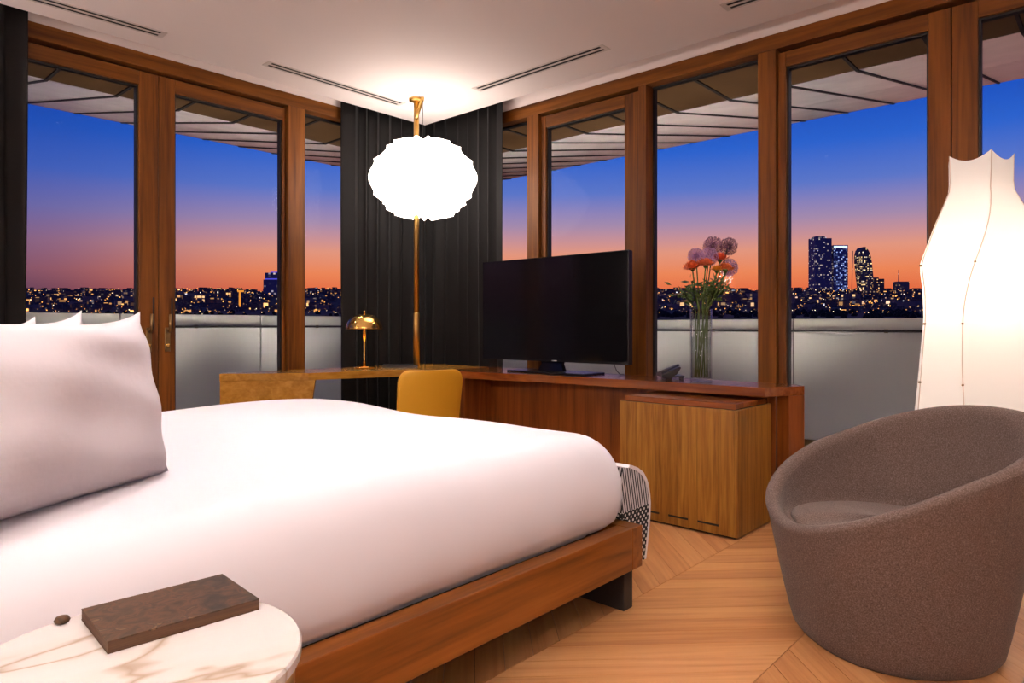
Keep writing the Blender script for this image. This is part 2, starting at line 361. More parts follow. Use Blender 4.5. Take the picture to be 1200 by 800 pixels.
o = obj('plank_field', rest, M['floor'], fl); o['kind'] = 'stuff'
# ---- ceiling with curtain pockets along the two glazed walls
ce = thing('ceiling', 'smooth off-white ceiling with slot vents and curtain recess', 'ceiling', (0, 0, ZC), kind='structure')
box('ceiling_slab', (X0, XE, Y0, YE, ZC, ZC+.25), M['ceil'], ce)
box('pocket_roof', (X0, XW+.2, YE, YW+.2, ZC+.12, ZC+.25), M['ceil'], ce)
box('pocket_roof', (XE, XW+.2, Y0, YE, ZC+.12, ZC+.25), M['ceil'], ce)
struct('trim_1', (X0, XW+.18, YW+.005, YW+.18, ZC, ZC+.12), M['ceil'], 'white upright lip above the wooden header by the doors', 'trim')
struct('trim_2', (XW+.005, XW+.18, Y0, YW+.005, ZC, ZC+.12), M['ceil'], 'white upright lip above the wooden header by the television', 'trim')
struct('wall_head', (X0-.12, X0, Y0, YW+.2, -.1, ZC+.25), M['wall'], 'plain warm plaster wall behind the head of the bed', 'wall')
struct('wall_rear', (X0, XW+.2, Y0-.12, Y0, -.1, ZC+.25), M['wall'], 'plain warm plaster wall at the back of the room', 'wall')
# ---- glazed walls
HB = 2.755        # underside of header
def wall_side(side):
    """local (a along wall, n outward, z) -> world box"""
    if side == 'L': return lambda a0, a1, n0, n1, z0, z1: (a0, a1, YW+n0, YW+n1, z0, z1)
    return lambda a0, a1, n0, n1, z0, z1: (XW+n0, XW+n1, a0, a1, z0, z1)
def AL(px, n=0): return x_on_Y(px, YW+n)
def AR(px, n=0): return y_on_X(px, XW+n)
wl, wr = wall_side('L'), wall_side('R')
def along(side): return M['frame_x'] if side == 'L' else M['frame_y']
struct('trim_3', wl(X0, XW+.15, 0, .16, HB, ZC), along('L'), 'long brown wooden header beam above the balcony doors by the bed', 'trim', .004)
struct('trim_4', wr(Y0, YW, 0, .16, HB, ZC), along('R'), 'long brown wooden header beam above the windows behind the television', 'trim', .004)
struct('trim_5', wl(X0, XW+.15, -.0, .16, -.012, .05), along('L'), 'low brown wooden threshold under the glazed doors by the bed', 'trim')
struct('trim_6', wr(Y0, YW, -.0, .16, -.012, .05), along('R'), 'low brown wooden threshold under the windows behind the credenza', 'trim')
PBOT, PTOP = .05, HB
def post(name, side, a0, a1, label, n0=0, n1=.15):
    w = wl if side == 'L' else wr
    return struct(name, w(a0, a1, n0, n1, PBOT, PTOP), M['frame_z'], label, 'post', .003)
def leaf(name, side, a0, a1, g0, g1, gtop, gbot, label, cat, n0=.03, top=2.735, handle=None):
    """openable leaf: two stiles, two rails, gasket, pane"""
    w = wl if side == 'L' else wr; am = (a0+a1)/2
    c = (am, YW, PBOT) if side == 'L' else (XW, am, PBOT)
    d = thing(name, label, cat, c, kind='structure'); n1 = n0+.075
    z0 = PBOT+.004; e = .002
    box('stile', w(a0+e, g0, n0, n1, z0, top), M['frame_z'], d, .003); box('stile', w(g1, a1-e, n0, n1, z0, top), M['frame_z'], d, .003)
    box('rail', w(g0, g1, n0, n1, gtop, top), along(side), d, .003); box('rail', w(g0, g1, n0, n1, z0, gbot), along(side), d, .003)
    k = .012; bm = nb()
    for b in ((g0, g0+k, gbot, gtop), (g1-k, g1, gbot, gtop), (g0+k, g1-k, gbot, gbot+k), (g0+k, g1-k, gtop-k, gtop)): bx(bm, *w(b[0], b[1], n0+.02, n0+.06, b[2], b[3]))
    obj('gasket', bm, M['black_metal'], d, world=True)
    box('pane', w(g0+k, g1-k, n0+.034, n0+.042, gbot+k, gtop-k), M['glass'], d)
    if handle is not None:
        zc = 1.0; h = handle
        p = box('handle_plate', w(h-.018, h+.018, n0-.008, n0, zc-.10, zc+.06), M['bronze'], d, .004)
        bm = nb(); P = (lambda a, n, z: (a, YW+n, z)) if side == 'L' else (lambda a, n, z: (XW+n, a, z))
        tube(bm, [P(h, n0-.005, zc+.035), P(h, n0-.045, zc+.035), P(h, n0-.05, zc+.04), P(h, n0-.05, zc+.15)], .009, 8)
        obj('lever', bm, M['bronze'], p, True, world=True)
        kr = obj('keyhole_rose', lathe(nb(), [(.012, 0), (.012, .006), (.008, .008)], 14), M['brass'], p)
        kr.rotation_euler = (PI/2, 0, 0) if side == 'L' else (0, -PI/2, 0)
        pp = Vector(P(h, n0-.008, zc-.06))-d.location; kr.location = pp
        box('pull_groove', w(h+(.024 if side == 'L' else -.034), h+(.034 if side == 'L' else -.024), n0-.004, n0, zc+.05, zc+.26), M['black_metal'], d)
    return d
def fixed(name, side, a0, a1, label, gtop=HB, gbot=.05):
    w = wl if side == 'L' else wr; am = (a0+a1)/2
    d = thing(name, label, 'window', (am, YW, .05) if side == 'L' else (XW, am, .05), kind='structure'); k = .014; bm = nb()
    for b in ((a0, a0+k, gbot, gtop), (a1-k, a1, gbot, gtop), (a0+k, a1-k, gbot, gbot+k), (a0+k, a1-k, gtop-k, gtop)): bx(bm, *w(b[0], b[1], .09, .13, b[2], b[3]))
    obj('gasket', bm, M['black_metal'], d, world=True)
    box('pane', w(a0+k, a1-k, .105, .113, gbot+k, gtop-k), M['glass'], d)
    return d
GT = 2.645
# left wall (beside the bed)
d1 = AL(186, .03)
LP0, LP1 = AL(338), AL(357.5)
leaf('door_1', 'L', d1-.90, d1, d1-.80, AL(163, .03), GT, .16, 'wooden glazed balcony door leaf beside the black curtain at far left', 'door', handle=d1-.062)
leaf('door_2', 'L', d1, LP0-.004, AL(205, .03), LP0-.03, GT, .16, 'wooden glazed balcony door leaf left of the corner lamp and desk', 'door', handle=d1+.055)
post('trim_7', 'L', LP0, LP1, 'thick wooden window post left of the corner curtain')
post('trim_8', 'L', d1-.90-.14, d1-.90, 'wooden door jamb hidden behind the black curtain at far left')
fixed('window_1', 'L', LP1, XW, 'fixed narrow window between wooden post and corner curtain by the desk')
fixed('window_2', 'L', X0, d1-1.04, 'fixed window behind the bed head at far left')
# right wall (behind the television)
a_ = lambda px, n=0: AR(px, n)
post('trim_9', 'R', a_(631), a_(617.5), 'slim wooden window post right of the corner curtain')
post('trim_10', 'R', a_(757), a_(748), 'wooden window post behind right edge of the television')
post('trim_11', 'R', a_(909), a_(888), 'wooden window post right of the flower vase')
fixed('window_3', 'R', a_(617.5), YW, 'fixed narrow window between corner curtain and slim post')
leaf('window_4', 'R', a_(748), a_(631), a_(732, .03), a_(631)-.05, GT, .16, 'wooden framed casement window behind the television', 'window')
fixed('window_5', 'R', a_(888), a_(757), 'fixed tall window behind the flower vase', 2.755)
ds = a_(1115, .03)
leaf('door_3', 'R', ds, a_(909), a_(1088, .03), a_(909)-.05, GT, .16, 'wooden glazed balcony door leaf showing the city towers', 'door')
leaf('door_4', 'R', ds-.90, ds, ds-.80, a_(1146, .03), GT, .16, 'wooden glazed balcony door leaf behind the tall glowing lamp', 'door')
post('trim_12', 'R', ds-1.04, ds-.90, 'wooden door jamb at the right end of the window wall')
fixed('window_6', 'R', Y0, ds-1.04, 'fixed window beyond the door behind the armchair')
tag(box('corner_post', (XW, XW+.16, YW, YW+.16, -.012, HB), M['frame_z'], None, .004, False), 'wooden corner post behind the two corner curtains', 'post', kind='structure')

# ================================================================== BALCONY AND CANOPY
XR, YR = 6.35, 6.90
struct('balcony_floor', (-6, XR+.1, YW+.16, YR+.1, -.12, -.02), M['balcony'], 'grey balcony floor outside the doors beside the bed', 'balcony floor')
struct('balcony_floor', (XW+.16, XR+.1, -7, YW+.16, -.12, -.02), M['balcony'], 'grey balcony floor outside the windows behind the television', 'balcony floor')
def railing(label, side, top, railz):
    d = thing('balcony_railing', label, 'railing', (1.5, YR, -.02) if side == 'L' else (XR, 1.5, -.02), group='frosted glass balcony railings')
    a0, a1 = (-6, XR) if side == 'L' else (-7, YR); n = 9; L = (a1-a0)/n
    B = (lambda p, q, n0, n1, z0, z1: (p, q, YR+n0, YR+n1, z0, z1)) if side == 'L' else (lambda p, q, n0, n1, z0, z1: (XR+n0, XR+n1, p, q, z0, z1))
    for i in range(n): box('glass_panel', B(a0+i*L+.006, a0+(i+1)*L-.006, 0, .016, .0, top), M['frost'], d)
    box('handrail', B(a0, a1-.04, -.045, -.012, railz-.011, railz+.011), M['plastic'], d, .004)
    for i in range(n): box('rail_bracket', B(a0+(i+.5)*L-.015, a0+(i+.5)*L+.015, -.012, 0, railz-.015, railz+.015), M['bronze'], d)
    box('bottom_channel', B(a0, a1-.05, -.03, .04, -.02, .05), M['bronze'], d)
railing('frosted glass balcony railing seen through the doors beside the bed', 'L', 1.185, 1.065)
railing('frosted glass balcony railing seen through the windows behind the television', 'R', 1.135, 1.028)
# canopy: flat bronze soffit near the glass, then aluminium panels rising outwards
ZS, SL = 3.0, .20
XS, YSF = 5.55, 6.28       # outer edge of the bronze soffit
XCE, YCE = 8.85, 9.25      # outer edge of the canopy
def cz(side, n):           # height of panel underside
    return ZS+SL*(n-(YSF if side == 'L' else XS))
def canopy(side, label):
    d = thing('canopy', label, 'canopy', (1, YW+.2, ZS) if side == 'L' else (XW+.2, 1, ZS), kind='structure')
    wallp = YW+.16 if side == 'L' else XW+.16
    s0, s1 = (YSF, YCE) if side == 'L' else (XS, XCE)
    P = (lambda a, n, z: (a, n, z)) if side == 'L' else (lambda a, n, z: (n, a, z))
    other = (XW+.16, XS, XCE) if side == 'L' else (YW+.16, YSF, YCE)     # mitre line end per n
    def mitre(n):   # how far along the wall the piece reaches at distance n
        o0, o1, o2 = other
        if n <= s0: return o0+(o1-o0)*(n-wallp)/(s0-wallp)
        return o1+(o2-o1)*(n-s0)/(s1-s0)
    step, sub = .50, 3
    a = -6.0; g = .008
    rows = [(wallp, s0, 0), (s0, s0+(s1-s0)*.50, 1), (s0+(s1-s0)*.50, s1, 1)]
    amax = mitre(s1); i = 0
    while a < amax:
        for n0, n1, up in rows:
            lim0, lim1 = mitre(n0), mitre(n1)
            st = step
            p = [(a+g, n0+g), (min(a+st-g, lim0), n0+g), (min(a+st-g, lim1), n1-g), (a+g, n1-g)]
            if a+g >= lim1: continue
            if a+g >= lim0: p[0] = (a+g, min(n1-g, n0+(a+g-lim0)/(lim1-lim0)*(n1-n0))); p[1] = p[0]
            zf = (lambda n: cz(side, n)) if up else (lambda n: ZS)
            q = []
            for v in p:
                if not q or (Vector(v)-Vector(q[-1])).length > 1e-4: q.append(v)
            if len(q) < 3: continue
            bm = nb(); lo = [bm.verts.new(P(x, n, zf(n))) for x, n in q]; hi = [bm.verts.new(P(x, n, zf(n)+.02)) for x, n in q]
            k = len(q); bm.faces.new(lo); bm.faces.new(list(reversed(hi)))
            for j in range(k): bm.faces.new((lo[j], hi[j], hi[(j+1) % k], lo[(j+1) % k]))
            obj('soffit_panel' if not up else 'canopy_panel', bm, M['canopy'] if up else M['soffit'], d, world=True)
        a += step
    # dark backing deck that shows in the joints, and T-ribs standing slightly proud
    bm = nb()
    for n0, n1, up in ((wallp, s0, 0), (s0, s1, 1)):
        f = [P(-6, n0, (cz(side, n0) if up else ZS)), P(mitre(n0), n0, (cz(side, n0) if up else ZS)), P(mitre(n1), n1, (cz(side, n1) if up else ZS)), P(-6, n1, (cz(side, n1) if up else ZS))]
        lo = [bm.verts.new(Vector(v)+Vector((0, 0, .022))) for v in f]; hi = [bm.verts.new(Vector(v)+Vector((0, 0, .10))) for v in f]
        bm.faces.new(lo); bm.faces.new(list(reversed(hi)))
        for j in range(4): bm.faces.new((lo[j], hi[j], hi[(j+1) % 4], lo[(j+1) % 4]))
    obj('deck', bm, M['seam'], d, world=True)
    a = -6.0
    while a < amax:
        for n0, n1, up in ((wallp, s0, 0), (s0, s1-.02, 1)):
            st = n0
            if a > mitre(n0): st = n0+(a-mitre(n0))/(mitre(n1)-mitre(n0))*(n1-n0)
            if st >= n1-.05: continue
            zf = (lambda n: cz(side, n)) if up else (lambda n: ZS)
            bm = nb(); rings = [[P(a+dx, n, zf(n)+dz) for dx, dz in ((-.011, .01), (.011, .01), (.011, -.012), (-.011, -.012))] for n in (st, n1)]
            loft(bm, rings); obj('rib', bm, M['seam'], d, world=True)
        a += step
canopy('L', 'metal clad canopy over the balcony beside the bed')
canopy('R', 'metal clad canopy over the balcony behind the television')

# ================================================================== FURNITURE
# ---- bed
BX1, BY0, BY1, BXH = 2.26, 1.37, 3.62, .02
RZ0, RZ1 = .155, .312
bed = thing('bed', 'wide bed with low reddish wooden frame and dark panel legs', 'bed', (1.1, 2.5, 0))
box('side_rail', (BXH, BX1-.07, BY0, BY0+.07, RZ0, RZ1), M['bed_x'], bed, .003)
box('side_rail', (BXH, BX1-.07, BY1-.07, BY1, RZ0, RZ1), M['bed_x'], bed, .003)
box('foot_rail', (BX1-.07, BX1, BY0, BY1, RZ0, RZ1), M['bed_y'], bed, .003)
box('slat_base', (BXH, BX1-.07, BY0+.07, BY1-.07, .20, .27), M['sheet_dark'], bed)
box('leg', (BX1-.09, BX1-.03, BY0+.025, BY0+1.0, 0, RZ0), M['sheet_dark'], bed, .003)
box('leg', (BX1-.09, BX1-.03, BY1-1.0, BY1-.025, 0, RZ0), M['sheet_dark'], bed, .003)
box('leg', (BXH+.1, BXH+.16, BY0+.30, BY0+1.1, 0, RZ0), M['sheet_dark'], bed, .003)
box('leg', (BXH+.1, BXH+.16, BY1-1.1, BY1-.30, 0, RZ0), M['sheet_dark'], bed, .003)
box('headboard', (BXH-.10, BXH, BY0-.05, BY1+.05, 0, 1.05), M['bed_y'], bed, .006)
bm = nb(); bx(bm, BXH+.02, BX1-.15, BY0+.12, BY1-.12, .27, .56); obj('mattress', bm, M['linen'], bed, bevel=.04, world=True)
# ---- duvet: soft rounded cover over the mattress
def rrect(cx, cy, ax, ay, rc, seg):
    """points evenly spaced round a rounded rectangle"""
    rc = min(rc, ax*.98, ay*.98); L = [2*(ay-rc), PI*rc/2, 2*(ax-rc), PI*rc/2]; tot = 2*sum(L); out = []
    for k in range(seg):
        s_ = (k/seg*tot) ; flip = 1
        if s_ >= tot/2: s_ -= tot/2; flip = -1
        if s_ < L[0]: p = (ax, -(ay-rc)+s_)
        elif s_ < L[0]+L[1]: a = (s_-L[0])/rc; p = (ax-rc+rc*math.cos(a), ay-rc+rc*math.sin(a))
        elif s_ < L[0]+L[1]+L[2]: p = (ax-rc-(s_-L[0]-L[1]), ay)
        else: a = PI/2+(s_-L[0]-L[1]-L[2])/rc; p = (-(ax-rc)+rc*math.cos(a), ay-rc+rc*math.sin(a))
        out.append((cx+flip*p[0], cy+flip*p[1]))
    return out
def duvet():
    bm = nb(); x0, x1, y0, y1, z0, zt = BXH+.005, BX1+.005, BY0+.042, BY1-.042, .30, .664
    rnd = random.Random(3)
    waves = [(rnd.uniform(2, 8), rnd.uniform(2, 8), rnd.uniform(0, 6.28), rnd.uniform(.0008, .0022)) for _ in range(12)]
    cx, cy = (x0+x1)/2, (y0+y1)/2; hx, hy = (x1-x0)/2, (y1-y0)/2
    prof = [(.085, z0, .10), (.05, z0+.010, .11), (.022, z0+.035, .12), (.008, z0+.075, .12), (.0, z0+.12, .12), (.0, z0+.16, .12)]
    RH, RV = .135, zt-z0-.16
    for i in range(1, 13):
        a = i/12*PI/2; prof.append((RH*(1-math.cos(a)), z0+.16+RV*math.sin(a), .12))
    for ins in (.17, .22, .3, .42, .56, .72, .9, 1.02): prof.append((ins, zt+.004*min(1, (ins-.135)/.3), .12))
    rings = []
    for ins, z, rc in prof:
        ring = []
        for X, Y in rrect(cx, cy, hx-ins, hy-ins, max(.03, rc-ins*.1), 260):
            w = sum(A*math.sin(X*f1+Y*f2+p) for f1, f2, p, A in waves); low = max(0, 1-(z-z0)/.2)
            # shallow pull folds along the tucked hem
            fold = .006*low*math.sin(X*9+1.2*math.sin(X*4))*(1 if Y < cy else .5)+.007*low*math.exp(-((X-.97)/.02)**2)*(1 if Y < cy else 0)
            dx, dy = X-cx, Y-cy; L = math.hypot(dx/hx, dy/hy) or 1
            if abs(dy)/hy > abs(dx)/hx: Y += math.copysign(fold+w*low, dy)
            else: X += math.copysign(fold+w*low, dx)
            zz = z+w*1.3*(1-low)-(.02*max(0, (X-(x1-.45))/.45)**2 if z > z0+.2 else 0)
            ring.append((X, Y, zz))
        rings.append(ring)
    loft(bm, rings, False, True)
    return bm
dv = tag(obj('duvet', duvet(), M['linen'], smooth=True), 'smooth white duvet tucked over the whole bed', 'duvet')
# ---- pillows
def pillow(name, label, corner, ang, w, h, lean, T=.10, seed=1, sag=.10):
    """corner = bottom right corner seen from camera; ang = heading of bottom edge leftwards"""
    bm = nb(); n = 26; rnd = random.Random(seed)
    ph = [rnd.uniform(0, 6.28) for _ in range(6)]
    g = {}
    for sgn in (1, -1):
        for i in range(n+1):
            for j in range(n+1):
                u, v = 2*i/n-1, 2*j/n-1
                edge = abs(abs(u)-1) < 1e-6 or abs(abs(v)-1) < 1e-6
                if sgn == -1 and edge: g[(i, j, -1)] = g[(i, j, 1)]; continue
                th = T*((1-u**4)*(1-v**4))**.55*(1-.15*(u*u+v*v)/2)
                pu = 1-.07*(1-v*v)*abs(u)**2; pv = 1-(sag*(1-abs(u)**5) if v > 0 else .02*(1-u*u))*abs(v)**2
                wr = .006*math.sin(6*u+3*v+ph[0])+.005*math.sin(9*v-4*u+ph[1])
                k = min(1, th/(T*.4))
                g[(i, j, sgn)] = bm.verts.new((u*w/2*pu+.055*(v+1)/2*(1-u)/2, sgn*th+wr*k, h/2+v*h/2*pv))
    for sgn in (1, -1):
        for i in range(n):
            for j in range(n):
                q = [g[(i, j, sgn)], g[(i+1, j, sgn)], g[(i+1, j+1, sgn)], g[(i, j+1, sgn)]]
                bm.faces.new(q if sgn == -1 else q[::-1])
    # local x runs along bottom edge; right end (towards corner) = -x
    bmesh.ops.translate(bm, verts=bm.verts, vec=(w/2, 0, 0))
    bmesh.ops.rotate(bm, verts=bm.verts, cent=(0, 0, 0), matrix=Matrix.Rotation(lean, 3, 'X'))
    o = obj(name, bm, M['pillow'], smooth=True); o.location = corner; o.rotation_euler = (0, 0, ang)
    return tag(o, label, 'pillow', 'white pillows on the bed')
PZ = .667
pc = on_z(198, 553, PZ); pc2 = on_z(0, 612, PZ)
pang = math.atan2(pc2.y-pc.y, pc2.x-pc.x)
pillow('pillow', 'front white pillow propped nearest the camera on the bed', pc, pang, .80, .445, .10, .10, 1, .17)
pillow('pillow', 'middle white pillow peeking out behind the front pillow', at(126, 2.42, z=PZ), pang+.05, .80, .462, .12, .09, 2, .22)
pillow('pillow', 'rearmost white pillow with only a corner showing by the black curtain', at(68, 2.78, z=PZ), pang+.10, .80, .446, .12, .09, 3, .22)
# ---- thick patterned throw hanging over the foot of the bed
tw = thing('bed_throw', 'folded black and white striped throw with dotted band over bed foot', 'throw', (2.35, 2.45, 0))
oc = [(.127, 2.398), (.19, 2.412), (.25, 2.424), (.30, 2.431), (.345, 2.434), (.38, 2.430), (.41, 2.420), (.44, 2.404), (.471, 2.378), (.495, 2.338), (.512, 2.292), (.516, 2.276)]
inner = [(z, 2.272) for z, x in oc]
bm = nb(); loop = [(x, z) for z, x in oc]+[(2.236, .522), (2.236, .322), (2.266, .318), (2.266, .127)]
loft(bm, [[(x, y, z) for x, z in loop] for y in (1.445, 3.54)]); obj('folds', bm, M['textile'], tw, world=True)
white = mat('white_hem', (.82, .77, .77), .8, bump=(200, .1))
bm = nb(); outer = [(x+.011, z+(.010 if z > .4 else 0)) for z, x in oc]; back = [(x+.0005, z+.0005) for z, x in reversed(oc)]
loft(bm, [[(x, 1.443, z), (x, 3.542, z), (x2, 3.542, z2), (x2, 1.443, z2)] for (x, z), (x2, z2) in zip(outer, reversed(back))]); obj('white_hem', bm, white, tw, False, world=True)
# ---- credenza (red wood) and desk (golden wood)
ZT = .745; TH = .05
cr = thing('credenza', 'long reddish brown wooden credenza under the windows carrying the television', 'credenza', (3.7, 2.5, 0))
c_pts = [(3.33, 3.78), (3.385, 3.47), (3.50, 2.78), (3.545, 1.41), (3.805, 1.295), (3.875, 1.36), (3.90, 2.8), (3.90, 3.78)]
obj('top', prism(nb(), c_pts, ZT-TH, ZT), M['cred_y'], cr, bevel=.003, world=True)
obj('back_panel', prism(nb(), [(3.72, 1.42), (3.75, 1.42), (3.72, 3.55), (3.69, 3.55)], 0, ZT-TH), M['cred_z'], cr, world=True)
ev = (Vector((3.805, 1.295))-Vector((3.545, 1.41))).normalized(); en = Vector((ev.y, -ev.x))
e0 = Vector((3.545, 1.41))+ev*.17; e1 = Vector((3.805, 1.295))
obj('end_panel', prism(nb(), [tuple(e0), tuple(e1), tuple(e1-en*-.0+Vector((.06, .06))), tuple(e0+Vector((.03, .075)))], 0, ZT-TH), M['cred_z'], cr, bevel=.003, world=True)
obj('end_panel', prism(nb(), [(3.42, 3.55), (3.86, 3.55), (3.86, 3.60), (3.42, 3.60)], 0, ZT-TH), M['cred_z'], cr, bevel=.003, world=True)
dk = thing('desk', 'golden wooden corner desk with deep panel leg beside the balcony door', 'desk', (2.9, 4.3, 0))
P1, P2 = Vector((2.10, 4.59)), Vector((2.545, 4.20))
d_pts = [tuple(P1), tuple(P2), (3.27, 3.99), (3.325, 3.785), (3.90, 3.785), (3.90, 4.52), (2.14, 4.635)]
obj('top', prism(nb(), d_pts, ZT-TH, ZT), M['desk'], dk, bevel=.003, world=True)
bm = nb(); dv2 = (P2-P1).normalized(); pn = Vector((-dv2.y, dv2.x))
a, b_ = P1+dv2*.002, P2+dv2*.045
tp = [a+pn*.004, b_+pn*.004, b_+pn*.05, a+pn*.05]; bt = [a+pn*.004, b_-dv2*.10+pn*.004, b_-dv2*.10+pn*.05, a+pn*.05]
loft(bm, [[(p.x, p.y, 0) for p in bt], [(p.x, p.y, ZT-TH) for p in tp]]); obj('panel_leg', bm, M['desk'], dk, bevel=.003, world=True)
box('panel_leg', (3.84, 3.88, 3.82, 4.48, 0, ZT-TH), M['desk'], dk, .003)
# ---- minibar cabinet
MX0, MX1, MY0, MY1, MZ = 3.265, 3.70, 1.435, 2.125, .648
mb = thing('minibar_cabinet', 'boxy minibar cabinet in striped yellow brown veneer beside armchair', 'cabinet', (3.48, 1.78, 0))
box('carcass', (MX0+.016, MX1, MY0+.016, MY1-.004, .012, MZ-.004), M['sheet_dark'], mb)
nbd = 6
cuts = [MY0+.016+(MY1-MY0-.016)*f for f in (0, .13, .30, .47, .66, .84, 1)]
for y0, y1 in zip(cuts, cuts[1:]): box('front_board', (MX0, MX0+.016, y0+.0006, y1-.0006, .012, MZ), M['zebra'], mb, .0008)
cuts = [MX0+(MX1-MX0)*f for f in (0, .26, .5, .76, 1)]
for x0, x1 in zip(cuts, cuts[1:]): box('side_board', (x0+.0006, x1-.0006, MY0, MY0+.016, .012, MZ), M['zebra'], mb, .0008)
for y in (MY0+.10, MY0+.27, MY0+.44, MY0+.58):
    box('vent_slot', (MX0-.0015, MX0+.004, y, y+.115, .052, .062), M['slot'], mb)
lid = box('lid', (MX0+.022, MX1, MY0+.02, MY1-.02, MZ, MZ+.030), M['cred_y'], mb, .003)
box('plinth', (MX0+.02, MX1, MY0+.02, MY1-.02, 0, .012), M['slot'], mb)
# ---- television
tvx, tvl, tvr = 3.70, y_on_X(566.3, 3.70), y_on_X(737, 3.70)
zt_ = HC+(HZ-300.5)/FPX*(3.70/.786); TVH = (tvl-tvr)*.578
zl = HC+(HZ-420)/FPX*(tvx/(FX+RX*(566.3-600)/FPX)); zh = HC+(HZ-307.5)/FPX*(tvx/(FX+RX*(566.3-600)/FPX))
tv = thing('television', 'large black flat screen television standing on the wooden credenza', 'television', (tvx, (tvl+tvr)/2, ZT))
box('case', (tvx+.004, tvx+.045, tvr, tvl, zl, zh), M['tv_edge'], tv, .004)
box('screen', (tvx-.001, tvx+.004, tvr+.008, tvl-.008, zl+.018, zh-.008), M['tv'], tv)
bm = nb()
for b in ((tvr, tvl, zh-.006, zh), (tvr, tvr+.006, zl+.016, zh-.006), (tvl-.006, tvl, zl+.016, zh-.006), (tvr, tvl, zl, zl+.016)): bx(bm, tvx-.004, tvx+.004, b[0], b[1], b[2], b[3])
obj('bezel', bm, M['tv_edge'], tv, world=True)
yc = y_on_X(650, tvx)
box('badge', (tvx-.0055, tvx-.004, yc-.022, yc+.022, zl+.005, zl+.010), mat('badge_silver', (.6, .6, .62), .4), tv)
sb = box('stand_base', (tvx-.13, tvx+.12, y_on_X(697, tvx), y_on_X(608, tvx), ZT, ZT+.014), M['tv_edge'], tv, .004)
bm = nb(); rings = []
for f in range(7):
    s = f/6; z = ZT+.014+(zl+.03-ZT-.014)*s; hw = .075+.02*abs(2*s-1)
    rings.append([(tvx+.01+.02*s, yc-hw+.03, z), (tvx+.05, yc-hw+.03, z), (tvx+.05, yc+hw+.06, z), (tvx+.01+.02*s, yc+hw+.06, z)])
loft(bm, rings); obj('neck', bm, M['tv'], sb, world=True)
cy_ = y_on_X(722, 3.78)
tag(obj('television_cable', tube(nb(), [(3.747, cy_+.05, zl+.08), (3.77, cy_+.02, zl+.02), (3.80, cy_+.01, ZT+.03), (3.83, cy_+.0, ZT+.004), (3.86, cy_-.01, ZT+.004)], .003, 6), M['plastic'], smooth=True),
    'thin black cable running down behind the television onto the credenza', 'cable')
# ---- telephone
phd = 3.92
pp = on_z(781, 445, ZT)
ph = thing('telephone', 'small black desk telephone with slanted handset beside the vase', 'telephone', (pp.x+.02, pp.y, ZT), math.atan2(RY, RX))
# local x = image right, y = away from camera
def slab(bm, pts, y0, y1):
    loft(bm, [[(x, y, z) for x, z in pts] for y in (y0, y1)])
bm = nb(); slab(bm, [(-.022, .0), (.018, .0), (.032, .03), (.0, .03)], -.02, .10); obj('foot', bm, M['plastic'], ph, bevel=.003)
bm = nb(); slab(bm, [(-.050, .018), (-.046, .036), (.064, .082), (.068, .074), (.045, .035), (.0, .012)], -.045, .12); obj('body', bm, M['plastic'], ph, bevel=.004)
bm = nb(); slab(bm, [(-.048, .040), (-.046, .052), (.060, .097), (.064, .088)], -.04, .01); obj('handset', bm, M['plastic'], ph, bevel=.006)
bm = nb(); slab(bm, [(.02, .014), (.095, .018), (.096, .026), (.02, .024)], -.02, .10); obj('rear_arm', bm, M['plastic'], ph, bevel=.002)
bm = nb(); slab(bm, [(.085, 0), (.092, 0), (.094, .018), (.086, .018)], .0, .08); obj('prop', bm, M['plastic'], ph)
# ---- vase with flowers
vp = on_z(821.5, 447, ZT); VR = .062; VH = .425
vd = vp.x*FX+vp.y*FY
vs = thing('vase', 'tall clear glass cylinder vase of flowers on the credenza', 'vase', (vp.x, vp.y, ZT))
lathe_p = [(VR-.004, .001), (VR, .006), (VR, VH), (VR-.005, VH), (VR-.006, .022), (.001, .02)]
obj('glass_body', lathe(nb(), lathe_p, 40, cap0=True, cap1=True), M['vase_glass'], vs, True)
obj('water', lathe(nb(), [(.001, .023), (VR-.008, .024), (VR-.008, .26), (.001, .26)], 32), M['water'], vs, True)
PXM = vd/FPX      # metres per pixel at the vase
Rv = Vector((RX, RY, 0)); Fv = Vector((FX, FY, 0))
def vpos(px, py, dd): return Vector((vp.x, vp.y, 0))+Rv*((px-821.5)*PXM)+Fv*dd+Vector((0, 0, HC+(HZ-py)*PXM))
def stem_curve(head, foot, n=8):
    neck = Vector((vp.x, vp.y, ZT+VH))+(head-Vector((vp.x, vp.y, head.z)))*.30
    r = Vector((neck.x-vp.x, neck.y-vp.y, 0))
    if r.length > VR-.022: neck = Vector((vp.x, vp.y, neck.z))+r.normalized()*(VR-.022)
    pts = []
    for i in range(n+1):
        s = i/n; a = foot.lerp(neck, s); pts.append(a)
    for i in range(1, n+1):
        s = i/n; a = neck.lerp(head, s); a += (head-neck).cross(Vector((0, 0, 1)))*.05*math.sin(s*PI); pts.append(a)
    return pts
fi = [0]
def foot_pt():
    fi[0] += 1; a = fi[0]*2.4; return Vector((vp.x+.036*math.cos(a), vp.y+.036*math.sin(a), ZT+.028))
